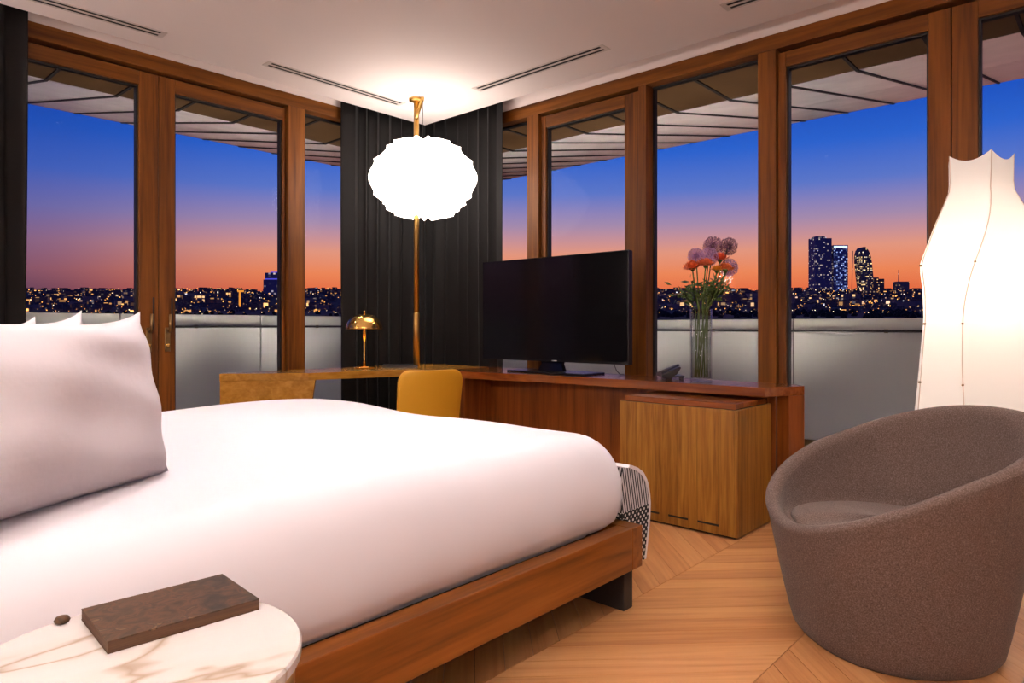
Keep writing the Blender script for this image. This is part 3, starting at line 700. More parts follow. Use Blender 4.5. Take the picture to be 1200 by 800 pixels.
def allium(px, py, dd, rad, col1, label, seed):
    c = vpos(px, py, dd); root = thing('allium_flower', label, 'flower', c-Vector((0, 0, rad)), group='purple globe flowers in the vase')
    root.location = foot_pt(); ft = Vector(root.location)
    obj('stem', tube(nb(), stem_curve(c, ft), .0035, 7), M['stem'], root, True, world=True)
    rnd = random.Random(seed); bm = nb(); n = 170
    for i in range(n):
        z = 1-2*(i+.5)/n; a = i*2.39996; s = math.sqrt(1-z*z); d = Vector((s*math.cos(a), s*math.sin(a), z))
        L = rad*rnd.uniform(.86, 1.04); q = d.orthogonal().normalized(); q2 = d.cross(q)
        b = [bm.verts.new(c+d*rad*.15+(q*math.cos(t)+q2*math.sin(t))*.0008) for t in (0, 2.1, 4.2)]
        e = [bm.verts.new(c+d*L*.86+(q*math.cos(t)+q2*math.sin(t))*.0008) for t in (0, 2.1, 4.2)]
        for k in range(3): bm.faces.new((b[k], b[(k+1) % 3], e[(k+1) % 3], e[k]))
        tip = bm.verts.new(c+d*L*.84); off = rnd.uniform(0, 6)
        for k in range(5):
            t = off+k*1.2566
            v1 = bm.verts.new(c+d*L*.95+(q*math.cos(t-.3)+q2*math.sin(t-.3))*rad*.085); v2 = bm.verts.new(c+d*L*.97+(q*math.cos(t+.3)+q2*math.sin(t+.3))*rad*.085)
            v3 = bm.verts.new(c+d*L+(q*math.cos(t)+q2*math.sin(t))*rad*.17); bm.faces.new((tip, v1, v3, v2))
    obj('flower_head', bm, mat('allium_petal', col1, .6), root, world=True)
allium(836.5, 287.5, .02, .058, (.20, .07, .16), 'darker purple globe flower at the top of the vase bouquet', 1)
allium(855.5, 288, .03, .055, (.15, .05, .12), 'darker purple globe flower at top right of the bouquet', 2)
allium(817, 299, .03, .048, (.40, .20, .46), 'pale lilac globe flower at the upper left of the bouquet', 3)
allium(829, 301, -.03, .056, (.50, .26, .50), 'pale lilac globe flower in the middle of the bouquet', 4)
allium(855.5, 313, .02, .054, (.29, .17, .42), 'lilac globe flower at the right side of the bouquet', 5)
def mum(px, py, dd, rad, col, label, seed, up=(0, 0, 1)):
    c = vpos(px, py, dd); root = thing('chrysanthemum_flower', label, 'flower', foot_pt(), group='orange flowers in the vase'); ft = Vector(root.location)
    obj('stem', tube(nb(), stem_curve(c-Vector((0, 0, .01)), ft), .004, 7), M['stem'], root, True, world=True)
    rnd = random.Random(seed); bm = nb(); upv = Vector(up).normalized(); q = upv.orthogonal().normalized(); q2 = upv.cross(q)
    for ring, (n, el, ln) in enumerate(((16, -.1, 1.0), (16, .3, 1.0), (14, .65, .95), (11, .95, .85), (7, 1.25, .75))):
        for k in range(n):
            t = 2*PI*k/n+ring*.3+rnd.uniform(-.1, .1); d = (q*math.cos(t)+q2*math.sin(t)); L = rad*ln*rnd.uniform(.88, 1.1)
            s = d.cross(upv); prev = None
            for f, w in ((.1, .05), (.45, .12), (.8, .13), (1.0, .02)):
                e2 = el+.5*f; p = c+(d*math.cos(e2)*.95+upv*math.sin(e2)*.75)*L*f
                a1 = bm.verts.new(p+s*w*rad); a2 = bm.verts.new(p-s*w*rad)
                if prev: bm.faces.new((prev[0], a1, a2, prev[1]))
                prev = (a1, a2)
    obj('petals', bm, mat('chrysanthemum_petal', col, .55), root, world=True)
    cal = obj('calyx', lathe(nb(), [(.004, -.018), (.014, -.006), (.016, .002), (.006, .006)], 12), M['stem'], root, True)
    cal.location = c-ft
mum(810, 315, -.03, .066, (.70, .13, .035), 'orange red flower at the left of the bouquet', 11, (-.5, 0, 1))
mum(824, 312, -.05, .066, (.75, .17, .07), 'salmon orange flower at the front of the bouquet', 12)
mum(842.5, 305, -.02, .062, (.72, .08, .025), 'bright red orange flower high in the bouquet', 13)
mum(847, 317, -.05, .060, (.80, .17, .05), 'orange flower at the right front of the bouquet', 14, (.3, 0, 1))
mum(836.5, 318, -.06, .045, (.80, .28, .02), 'small yellow orange flower low in the bouquet front', 15)
def sprig(px, py, dd, label, seed, n=22, spread=.05):
    c = vpos(px, py, dd); root = thing('leafy_sprig', label, 'foliage', foot_pt(), group='leafy sprigs in the vase'); ft = Vector(root.location)
    pts = stem_curve(c, ft); obj('stem', tube(nb(), pts, .003, 6), M['stem'], root, True, world=True)
    rnd = random.Random(seed); bm = nb()
    for k in range(n):
        s = rnd.uniform(.35, 1); i = min(int(8+s*7.99), 15); p = pts[i].lerp(pts[i+1], rnd.random())
        p = p+Vector((rnd.gauss(0, 1), rnd.gauss(0, 1), rnd.gauss(0, .8)))*spread*.35*(s)
        d = Vector((rnd.gauss(0, 1), rnd.gauss(0, 1), rnd.gauss(.5, .7))).normalized(); L = rnd.uniform(.030, .058); sd_ = d.orthogonal().normalized()
        v = [bm.verts.new(p), bm.verts.new(p+d*L*.5+sd_*L*.24), bm.verts.new(p+d*L), bm.verts.new(p+d*L*.5-sd_*L*.24)]; bm.faces.new(v)
    obj('leaves', bm, M['leaf'], root, world=True)
sprig(800, 342, -.01, 'dark leafy sprig leaning out at the left of the vase', 21, 70, .09)
sprig(812, 330, .03, 'green leafy sprig under the orange flowers at left', 22, 46)
sprig(826, 332, -.04, 'green leafy sprig in the middle of the bouquet', 23, 46)
sprig(838, 330, .0, 'green leafy sprig under the red flower', 24, 46)
sprig(848, 334, -.02, 'green leafy sprig at the right side of the bouquet', 25, 40)
# ---- mushroom lamp
lp = on_z(427, 431, ZT)
ml = thing('table_lamp', 'small brass mushroom lamp standing on the desk', 'lamp', (lp.x, lp.y, ZT)); ld = lp.x*FX+lp.y*FY; pxm = ld/FPX
zl0 = HC+(HZ-385.5)*pxm-ZT; rD = 21*pxm
obj('base', lathe(nb(), [(12*pxm, 0), (12*pxm, .010), (11*pxm, .014), (.004, .015)], 32), M['brass'], ml, True)
obj('stem', lathe(nb(), [(.014, .014), (.009, .06), (.009, zl0+.06)], 16), M['brass'], ml, True)
dome = [(rD, zl0), (rD*1.005, zl0+.006)]+[(rD*math.cos(a), zl0+.006+rD*.80*math.sin(a)) for a in [PI/2*i/14 for i in range(1, 14)]]
inner = [(r-.003, z-.001) for r, z in reversed(dome[1:])]
obj('shade', lathe(nb(), dome+[(.004, zl0+.006+rD*.80)], 44, cap0=False), M['brass'], ml, True, solid=.002)
obj('finial', lathe(nb(), [(.005, zl0+rD*.80), (.005, zl0+rD*.80+.012), (.011, zl0+rD*.80+.020), (.009, zl0+rD*.80+.03), (.002, zl0+rD*.80+.033)], 14), M['brass'], ml, True)
obj('bulb', lathe(nb(), [(.010, zl0+.02), (.022, zl0+.035), (.022, zl0+.05), (.008, zl0+.065)], 14), emis('bulb_warm', (1, .72, .38), 14), ml, True)
bk = at(468, 5.36, z=ZT)
fo = thing('desk_folder', 'thin black folder lying on the desk behind the mushroom lamp', 'folder', (bk.x, bk.y, ZT), math.atan2(RY, RX)+.1)
box('cover', (-.13, .15, -.10, .10, .0, .004), M['plastic'], fo, .001, False); box('sheets', (-.125, .145, -.095, .095, .004, .018), mat('dark_paper', (.03, .026, .025), .5), fo, 0, False); box('cover', (-.13, .15, -.10, .10, .018, .022), M['plastic'], fo, .001, False)
# ---- desk chair
ch = thing('desk_chair', 'mustard yellow upholstered desk chair with rounded back at the desk', 'chair', (2.93, 3.50, 0), math.radians(-20))
# local: chair faces +y, back at y=-.22
CHB = -.225
bm = nb(); rings = []
for i in range(27):
    s = i/20*.8 if i <= 20 else .8+.2*math.sin((i-20)/6*PI/2)
    z = .40+.395*s
    hw = (.205+.012*s) if s < .8 else .2146-.065*(1-math.sqrt(max(0, 1-((s-.8)/.2)**2)))
    y = CHB-.07*s
    pts = []
    for k in range(13):
        u = 2*k/12-1; pts.append((u*hw, y-.0+.045*u*u, z))
    back = [(x, yy-.03, zz) for x, yy, zz in reversed(pts)]
    rings.append(pts+back)
loft(bm, rings); obj('backrest', bm, M['yellow'], ch, True, bevel=.008)
bm = nb(); rings = []
for z, k in ((.405, .93), (.415, .98), (.44, 1), (.465, .985), (.478, .93)):
    rings.append([(.215*k*math.copysign(abs(math.cos(a))**.5, math.cos(a)), .02+.225*k*math.copysign(abs(math.sin(a))**.5, math.sin(a)), z) for a in [2*PI*i/36 for i in range(36)]])
loft(bm, rings); obj('seat', bm, M['yellow'], ch, True)
for sx_, sy_ in ((-1, 1), (1, 1), (-1, -1), (1, -1)):
    obj('leg', tube(nb(), [(sx_*.19, .02+sy_*.20, 0), (sx_*.16, .02+sy_*.16, .41)], [.010, .015], 10), M['brass_satin'], ch, True)
# ---- armchair
AC = Vector((2.62, .60, 0)); fd = math.atan2(.66, -.75)
ar = thing('armchair', 'rounded brown grey felt tub armchair beside the glowing floor lamp', 'armchair', AC, fd)   # local +x = front
def tub():
    bm = nb(); seg = 72
    def rim_h(c): return .405+.375*(.5-.5*c)**.74      # c = cos from front
    def ringf(fr, inset=0, dz=0):
        out = []
        for i in range(seg):
            a = 2*PI*i/seg; c, s = math.cos(a), math.sin(a); h = rim_h(c)
            rb = (.30, .31); rt = (.415, .41)
            f = fr**.85
            rx = rb[0]+(rt[0]-rb[0])*f-inset; ry = rb[1]+(rt[1]-rb[1])*f-inset
            cx = -.02*f
            e = .88
            out.append((cx+rx*math.copysign(abs(c)**e, c), ry*math.copysign(abs(s)**e, s), .012+(h-.012)*fr+dz))
        return out
    rings = [ringf(0, .012, -.012), ringf(0.02)]+[ringf(f) for f in (.12, .25, .4, .55, .7, .82, .92)]
    rings += [ringf(1, .0, -.018), ringf(1, .005, -.006), ringf(1, .016, .003), ringf(1, .030, .004), ringf(1, .042, -.003), ringf(1, .050, -.016)]
    last = ringf(1, .055, -.03)
    rings.append(last)
    for k in range(1, 9):
        f = k/8; r = []
        for i, p in enumerate(last):
            a = 2*PI*i/seg; c = math.cos(a)
            zs = .388-.03*(-c*.5+.5)
            tgt = (p[0]*(.93 if c > 0 else .84)*1.0, p[1]*.90, min(zs, p[2]-.006))
            e = f
            r.append((p[0]+(tgt[0]-p[0])*e**1.6, p[1]+(tgt[1]-p[1])*e**1.6, p[2]+(tgt[2]-p[2])*e))
        rings.append(r)
    loft(bm, rings, True, True)
    return bm, rings[-1]
bm, seatring = tub(); obj('shell', bm, M['felt'], ar, True)
bm = nb(); rings = []
for k, dz in ((1.0, -.006), (.97, .010), (.92, .018), (.8, .024), (.55, .027), (.28, .026), (.06, .025)):
    rings.append([(-.01+(x+.01)*k, y*k, z+dz) for x, y, z in seatring])
loft(bm, rings, True, True); obj('seat_cushion', bm, M['felt'], ar, True)
# stitched seam lines
seam_m = mat('felt_seam', (.06, .045, .04), .9)
for a in (math.radians(98), math.radians(-98), math.radians(180)):
    pts = []
    for i in range(10):
        fr = .04+.9*i/9; c, s = math.cos(a), math.sin(a); h = .405+.375*(.5-.5*c)**.74; f = fr**.85
        pts.append((-.02*f+(.30+.115*f)*math.copysign(abs(c)**.88, c), (.31+.10*f)*math.copysign(abs(s)**.88, s), .012+(h-.012)*fr))
    obj('seam', tube(nb(), pts, .0018, 5), M['felt'], ar, True)
# ---- cocoon floor lamp
LD = 3.05; lc = at(1146, LD, z=0); lpx = LD/FPX
co = thing('floor_lamp', 'tall glowing white fabric cocoon floor lamp behind the armchair', 'lamp', (lc.x, lc.y, 0), math.atan2(RY, RX))
NR = 5
prof = [(0, .19), (.06, .20), (.35, .245), (.645, 74*lpx), (.835, 70*lpx), (.975, 67*lpx), (1.10, 64*lpx), (1.235, 65*lpx), (1.345, 69*lpx), (1.52, 52*lpx), (1.68, 34*lpx), (1.83, 35*lpx)]
def rad_at(z):
    for (z0, r0), (z1, r1) in zip(prof, prof[1:]):
        if z <= z1:
            f = (z-z0)/(z1-z0); return r0+(r1-r0)*f
    return prof[-1][1]
phi0 = math.radians(-180+4)
def rib_ang(k, z):
    a = phi0+2*PI*k/NR
    if k == 1:
        f = min(1, max(0, (1.78-z)/.72)); f = f*f*(3-2*f); return a-math.radians(34)*f+math.radians(14)*max(0, .9-z)
    return a+(.16*math.sin(z*2.2+k*1.7) if k else 0)
def rib_rad(k, z): return rad_at(z)*(1+.10*math.sin(z*3.1+k*2.1)*(1 if z > .3 else 0)*(0.0 if k == 0 else 1)*(1-max(0, z-1.5)/.35*.9))
bm = nb(); rings = []; zs = [.0+1.83*i/46 for i in range(47)]
SEGR = 12
for z in zs:
    ring = []
    for k in range(NR):
        a0, a1 = rib_ang(k, z), rib_ang(k+1, z) if k < NR-1 else rib_ang(0, z)+2*PI
        r0, r1 = rib_rad(k, z), rib_rad((k+1) % NR, z)
        p0 = Vector((r0*math.cos(a0), r0*math.sin(a0))); p1 = Vector((r1*math.cos(a1), r1*math.sin(a1)))
        for j in range(SEGR):
            f = j/SEGR; p = p0.lerp(p1, f); bow = 1.0+.075*math.sin(PI*f)
            dip = -.035*math.sin(PI*f) if z > 1.82 else 0
            ring.append((p.x*bow, p.y*bow, z+dip))
    rings.append(ring)
loft(bm, rings, False, False)
shade_o = obj('shade', bm, M['cocoon'], co, True)
cord = mat('shade_cord', (.70, .60, .50), .8)
for k in range(NR):
    pts = [(rib_rad(k, z)*math.cos(rib_ang(k, z))*1.004, rib_rad(k, z)*math.sin(rib_ang(k, z))*1.004, z) for z in zs]
    obj('rib_cord', tube(nb(), pts, .0020, 6), cord, co, True)
    for z in (.82, 1.08, 1.34):
        p = Vector((rib_rad(k, z)*math.cos(rib_ang(k, z)), rib_rad(k, z)*math.sin(rib_ang(k, z)), z)); d = Vector((p.x, p.y, 0)).normalized()
        obj('pin', tube(nb(), [p, p+d*.010], [.005, .004], 8), M['bronze'], co, True)
obj('base', lathe(nb(), [(.17, 0), (.17, .012), (.02, .016), (.012, .02), (.012, .9)], 28), M['brass_satin'], co, True)
pl = bpy.data.lights.new('cocoon_bulb', 'POINT'); pl.energy = 6; pl.color = (1, .84, .70); pl.shadow_soft_size = .06
o = bpy.data.objects.new('bulb_light', pl); COL.objects.link(o); o.parent = co; o.location = (-.02, 0, 1.25)
# ---- cloud lamp on tension pole
PD = (ZC-HC)*FPX/(HZ-116); cp = at(488, PD, z=ZT); kpx = PD/FPX
cl = thing('pole_lamp', 'cloud shaped white lamp hanging on a brass floor to ceiling pole', 'lamp', (cp.x, cp.y, ZT), math.atan2(RY, RX))
zm = HC+(HZ-367)*kpx-ZT; zc_ = ZC-ZT
obj('pole', lathe(nb(), [(.021, zm), (.021, zc_-.012)], 20), M['brass_satin'], cl, True)
obj('lower_pole', lathe(nb(), [(.025, 0), (.025, zm-.004), (.021, zm+.004)], 20), M['brass_satin'], cl, True)
obj('ceiling_flange', lathe(nb(), [(.03, zc_-.022), (.058, zc_-.016), (.060, zc_)], 28), M['brass_satin'], cl, True)
obj('hook_arm', tube(nb(), [(-.002, -.02, zc_-.155), (.006, -.035, zc_-.14), (.030, -.05, zc_-.09), (.060, -.07, zc_-.008)], [.016, .016, .014, .013], 12), M['brass_satin'], cl, True)
zsh = HC+(HZ-211)*kpx-ZT; RS = 62*kpx; HS = 46*kpx
def cloud():
    bm = nb(); seg, lat = 176, 84; n = 11; rings = []
    for i in range(lat+1):
        la = -PI/2+PI*(.04+.92*i/lat); cl_, sl = math.cos(la), math.sin(la); ring = []
        for k in range(seg):
            th = 2*PI*k/seg
            cusp = abs(math.sin(n*th/2+.35))
            lat_c = abs(math.sin(la*6.6+.5*math.sin(3*th)+.25))
            f = 1.02-.15*cusp**.65*(1-.75*cl_**8)-.13*lat_c**.7*(1-cl_**10)
            rr = RS*(cl_**.66)*f
            rip = .05*math.cos(n*th/1+.7)*(1-cl_)*.5
            ring.append((.060+rr*math.cos(th), -.03+rr*math.sin(th), zsh+HS*.985*(abs(sl)**1.0)*math.copysign(1, sl)*(1-.05*cusp+rip)))
        rings.append(ring)
    loft(bm, rings, False, False); return bm
obj('cloud_shade', cloud(), M['cloud'], cl, True)
obj('cord', tube(nb(), [(.060, -.075, zc_-.02), (.060, -.07, zsh+HS-.01)], .0025, 6), M['plastic'], cl)
pl = bpy.data.lights.new('cloud_bulb', 'POINT'); pl.energy = 10; pl.color = (1, .90, .82); pl.shadow_soft_size = .05
o = bpy.data.objects.new('bulb_light', pl); COL.objects.link(o); o.parent = cl; o.location = (.12, -.08, zsh)
# ---- side table and book
TZ = .58
st = thing('side_table', 'round side table with white veined marble top beside the bed', 'table', (.37, 1.085, 0))
tt = obj('top', lathe(nb(), [(.232, TZ-.022), (.236, TZ-.018), (.236, TZ-.004), (.233, TZ)], 96), M['marble'], st, True)
tt.modifiers.new('e', 'EDGE_SPLIT').split_angle = .6
obj('band', lathe(nb(), [(.222, TZ-.10), (.226, TZ-.098), (.226, TZ-.022)], 72), M['brass_satin'], st, True)
obj('drum', lathe(nb(), [(.21, 0), (.215, .01), (.218, TZ-.10)], 72), M['table_body'], st, True)
b0 = on_z(126, 766.7, TZ); b1 = on_z(304, 714, TZ); b2 = on_z(89, 727.5, TZ)
bang = math.atan2(b1.y-b0.y, b1.x-b0.x); BL = (b1-b0).length; BW = .165
bo = thing('book', 'brown marbled leather book lying on the white marble side table', 'book', (b0.x, b0.y, TZ), bang)
box('cover', (0, BL, 0, BW, .0, .002), M['book'], bo, .0006, False); box('pages', (.0006, BL-.0006, .0006, BW-.0006, .002, .0165), M['pages'], bo, 0, False)
box('cover', (0, BL, 0, BW, .0165, .0190), M['book'], bo, .0006, False)
kb = on_z(62, 730, TZ)
tag(obj('cord_switch', lathe(nb(), [(.004, 0), (.010, .002), (.012, .006), (.009, .011), (.002, .013)], 16), M['book'], smooth=True), 'tiny dark brown button at the back edge of the marble table', 'switch')
bpy.data.objects['cord_switch'].location = (kb.x+.01, kb.y-.012, TZ)

# ---- curtains
def curtain(name, label, p0, p1, z0, z1, seed, period=.105, amp=.036, flare=0):
    p0, p1 = Vector(p0), Vector(p1); L = (p1-p0).length; d = (p1-p0).normalized(); n = Vector((-d.y, d.x)); rnd = random.Random(seed)
    npts = int(L/.008); ph = rnd.uniform(0, 6); rows = 14
    kn = [(rnd.uniform(-.6, .6), rnd.uniform(.45, 1.15)) for _ in range(int(L/period)+3)]
    bm = nb(); grid = []
    for r in range(rows+1):
        s = r/rows; z = z0+(z1-z0)*s; row = []
        for i in range(npts+1):
            a = i*L/npts; q = a/period; k = int(q); f = q-k; f = f*f*(3-2*f)
            w = kn[k][0]*(1-f)+kn[k+1][0]*f; A = kn[k][1]*(1-f)+kn[k+1][1]*f
            ph2 = 2*PI*q+w*3.4+.9*math.sin(2.6*s+ph+a*5)*(1-s)
            off = amp*A*(math.sin(ph2)+.22*math.sin(2*ph2+.8))*(.75+.25*(1-s))
            al = a*(1+flare*(1-s)) if flare > 0 else a
            p = p0+d*(al+.012*math.sin(ph2*2)*(1-s*.3))+n*off
            row.append(bm.verts.new((p.x, p.y, z)))
        grid.append(row)
    for r in range(rows):
        for i in range(npts): bm.faces.new((grid[r][i], grid[r][i+1], grid[r+1][i+1], grid[r+1][i]))
    o = thing(name, label, 'curtain', ((p0.x+p1.x)/2, (p0.y+p1.y)/2, 0), group='heavy black curtains')
    obj('cloth', bm, M['curtain'], o, True, world=True, solid=.004)
    a, b = Vector((p0.x, p0.y, z1)), Vector((p1.x, p1.y, z1))
    obj('heading_track', tube(nb(), [a+Vector((0, 0, .008)), b+Vector((0, 0, .008))], .010, 8), M['black_metal'], o, True, world=True)
yc_ = YE+.035; xc_ = (XE+XW)/2-.0
CY = 4.676
curtain('curtain', 'black curtain at far left beside the balcony door', (-.2, CY), (x_on_Y(30, CY), CY), .004, ZC+.09, 5, .125, .045)
curtain('curtain', 'black corner curtain left of the lamp pole behind the desk', (x_on_Y(401, CY), CY), (XW-.05, CY), .004, ZC+.09, 6, .125, .045)
curtain('curtain', 'black corner curtain right of the lamp pole behind the television', (XE+.085, CY-.065), (XE+.085, y_on_X(588.5, XE+.085)), .004, ZC+.09, 8, .13, .055)
# ---- ceiling slot vents
def vent(label, pa, pb, ext0=0, ext1=0):
    A = at(pa[0], (ZC-HC)*FPX/(HZ-pa[1]), z=ZC); B = at(pb[0], (ZC-HC)*FPX/(HZ-pb[1]), z=ZC)
    d = (B-A).normalized(); A = A-d*ext0; B = B+d*ext1; c = (A+B)/2; L = (B-A).length
    v = thing('ceiling_vent', label, 'vent', (c.x, c.y, ZC), math.atan2(d.y, d.x), 'linear ceiling slot vents')
    w = .05
    bm = nb()
    for b in ((-L/2-.03, L/2+.03, -w, -w+.014), (-L/2-.03, L/2+.03, w-.014, w), (-L/2-.03, -L/2, -w+.014, w-.014), (L/2, L/2+.03, -w+.014, w-.014), (-L/2, L/2, -.009, .009)): bx(bm, b[0], b[1], b[2], b[3], -.004, -.0002)
    obj('frame', bm, M['vent'], v)
    for y0, y1 in ((-w+.014, -.009), (.009, w-.014)): box('slot', (-L/2, L/2, y0, y1, -.0015, -.0004), M['slot'], v, 0, False)
vent('slot vent in the ceiling left of the pole lamp', (316, 75), (468, 121.2))
vent('slot vent in the ceiling at the far left corner of the picture', (60, 3), (187, 39.5), .5)
vent('slot vent in the ceiling right of the pole lamp above the television', (561.5, 104), (706, 56))
vent('slot vent at the top edge of the picture above the wooden posts', (854, 7), (900, -8), 0, .9)
# ---- unseen ceiling fill lights added to brighten bed and seating area
tr_m = mat('added_downlight_trim', (.7, .66, .62), .4)
for x, y, k in ((.95, 2.3, 1.0), (1.75, 2.7, 1.15), (2.45, 1.0, 1.0), (1.25, .35, .8), (3.0, -.6, .9), (.4, -1.2, .8)):
    dl = thing('added_downlight', 'ceiling fill light added out of view over bed and seating area', 'light', (x, y, ZC), group='added ceiling fill lights')
    bm = nb(); loft(bm, [[(r*math.cos(2*PI*i/28), r*math.sin(2*PI*i/28), z) for i in range(28)] for r, z in ((.055, -.0003), (.055, -.006), (.040, -.006), (.036, -.001))], True, True)
    obj('trim_ring', bm, tr_m, dl, True)
    obj('lens', lathe(nb(), [(.034, -.0072), (.034, -.0062)], 24), emis('added_downlight_lens', (1, .80, .62), 9), dl)
    sp = bpy.data.lights.new('added_downlight_beam', 'SPOT'); sp.energy = ADDED_DOWN_W*k; sp.color = (1, .90, .88); sp.spot_size = math.radians(125); sp.spot_blend = 1; sp.shadow_soft_size = .05
    o = bpy.data.objects.new('beam', sp); COL.objects.link(o); o.parent = dl; o.location = (0, 0, -.02)

# ---- globe fill lights added out of view on the bed-head wall for brightness
for y, lab in ((.75, 'added globe fill light beside the side table at the bed head'), (4.15, 'added globe fill light at the far side of the bed head'), (-1.5, 'added globe fill light on the wall behind the camera')):
    sc_ = thing('added_globe_light', lab, 'lamp', (X0, y, 1.75), group='added globe fill lights')
    obj('wall_plate', lathe(nb(), [(.05, 0), (.05, .012), (.012, .016), (.010, .10)], 24), M['brass_satin'], sc_, True).rotation_euler = (0, PI/2, 0)
    obj('globe', lathe(nb(), [(.005, -.10)]+[(.10*math.cos(a), .10*math.sin(a)) for a in [-PI/2+PI*i/16 for i in range(1, 16)]]+[(.005, .10)], 32), emis('added_globe_glow', (1, .86, .80), ADDED_GLOBE_E), sc_, True).location = (.20, 0, 0)
# ---- fill lights added in the soffit to brighten the balcony, hidden by the header
for k, (x, y) in enumerate([(XW+.36, v) for v in (-.6, 1.0, 2.6, 4.2)]+[(v, YW+.36) for v in (.2, 1.6, 3.0)]):
    dl = thing('added_balcony_downlight', 'fill light added unseen in the canopy soffit close to the glass', 'light', (x, y, ZS), group='added balcony soffit fill lights')
    obj('trim_ring', lathe(nb(), [(.06, -.003), (.055, -.010), (.04, -.010)], 24), M['bronze'], dl, True)
    obj('lens', lathe(nb(), [(.038, -.012), (.038, -.0105)], 20), emis('added_balcony_lens', (1, .86, .72), 6), dl)
    sp = bpy.data.lights.new('added_balcony_beam', 'SPOT'); sp.energy = ADDED_BALC_W; sp.color = (1, .90, .80); sp.spot_size = math.radians(150); sp.spot_blend = 1; sp.shadow_soft_size = .05
    o = bpy.data.objects.new('beam', sp); COL.objects.link(o); o.parent = dl; o.location = (0, 0, -.03)

# ---- in-ground fill lights added to brighten the canopy near the corner
for k, (x, y, east) in enumerate(((5.2, 5.0, 1), (5.2, 3.8, 1), (5.2, 2.4, 1), (3.9, 5.8, 0), (2.4, 5.8, 0))):
    ul = thing('added_balcony_uplight', 'fill light added unseen in the balcony floor near the corner', 'light', (x, y, -.02), group='added balcony floor fill lights')
    obj('trim_ring', lathe(nb(), [(.075, .0), (.075, .004), (.055, .006)], 24), M['bronze'], ul, True)
    obj('lens', lathe(nb(), [(.052, .006), (.05, .009)], 20), emis('added_uplight_lens', (1, .86, .76), 6), ul)
    sp = bpy.data.lights.new('added_uplight_beam', 'SPOT'); sp.energy = ADDED_UP_W; sp.color = (1, .85, .76); sp.spot_size = math.radians(96); sp.spot_blend = 1; sp.shadow_soft_size = .05
    o = bpy.data.objects.new('beam', sp); COL.objects.link(o); o.parent = ul; o.location = (0, 0, .03)
    tl_ = math.radians(20); o.rotation_euler = Vector((math.sin(tl_) if east else 0, 0 if east else math.sin(tl_), math.cos(tl_))).to_track_quat('-Z', 'Y').to_euler()

# ================================================================== CITY
def slope(D): return .052*(1-math.exp(-D/430))
def tz(D): return HC+slope(D)*D if D > 90 else HC+slope(90)*90-(90-D)*.35
bm = nb(); Ds = [25, 40, 60, 90, 130, 180, 250, 340, 460, 620, 830, 1100, 1500, 2100, 3000, 4200]; ts = [-2.2+4.4*i/44 for i in range(45)]
g = [[bm.verts.new((*(Vector((FX+RX*t_, FY+RY*t_))*D), tz(D) if D < 2600 else tz(2100)-60)) for t_ in ts] for D in Ds]
for r0, r1 in zip(g, g[1:]):
    for i in range(len(ts)-1): bm.faces.new((r0[i], r0[i+1], r1[i+1], r1[i]))
tag(obj('hillside', bm, M['hill']), 'dark hillside carrying the lit city beyond the balcony', 'hill', kind='structure')
rc = random.Random(11)
def tbox(b, w, d, z0, z1, cx=0, cy=0): return bx(b, cx-w/2, cx+w/2, cy-d/2, cy+d/2, z0, z1)
visible = [(34, 163), (206, 330), (358, 396), (588, 617), (772, 888), (920, 1088), (1150, 1200)]
def pick_px(r):
    a = [(b-a_) for a_, b in visible]; x = r.uniform(0, sum(a))
    for (p, q), L in zip(visible, a):
        if x < L: return p+x
        x -= L
taken = []
for px, D, w in ((961, 1400, 24), (981, 1400, 18), (1008, 1400, 24), (1027, 1250, 24), (1056, 1250, 18), (321, 900, 22), (281, 300, 8), (367, 1300, 16), (121, 1300, 14), (95, 1300, 14)):
    p = at(px, D, z=0); taken.append((p.x, p.y, .75*w*D/FPX))
def free(p, r):
    return all((p.x-x)**2+(p.y-y)**2 > (r+q)**2 for x, y, q in taken)
cm = [M['city_a'], M['city_b'], M['city_c']]
labels = ['low brick coloured city block with lit windows on the hillside', 'pale stone city block with lit windows on the hillside', 'dark city block with scattered lit windows on the hillside']
tries = 0; made = 0
while made < 170 and tries < 4000:
    tries += 1; px = pick_px(rc)+rc.uniform(-6, 6); D = 260*math.exp(rc.uniform(0, 1.75)); base = tz(D); pm_ = D/FPX
    w = rc.uniform(8, 18)*pm_; h = rc.uniform(4, 9)*pm_; d = w*rc.uniform(.5, .9)
    ytop = HZ-(base+h-HC)/pm_
    if ytop < 341: h = max(2*pm_, (HZ-341)*pm_-(base-HC))
    k = rc.randrange(3); p = at(px, D, z=base)
    if not free(p, .62*w): continue
    made += 1; taken.append((p.x, p.y, .62*w))
    root = thing('city_building', labels[k], 'building', (p.x, p.y, base-.02*h), rc.uniform(0, 3.1), ['brick coloured city blocks', 'pale stone city blocks', 'dark city blocks'][k])
    bm = nb(); tbox(bm, w, d, -.4*h, h)
    obj('walls', bm, cm[k], root)
    rw = w*rc.uniform(.3, .5)
    obj('roof_house', tbox(nb(), rw, d*.5, h, h+rc.uniform(.12, .28)*h, rc.uniform(-.2, .2)*w, 0), cm[2], root)
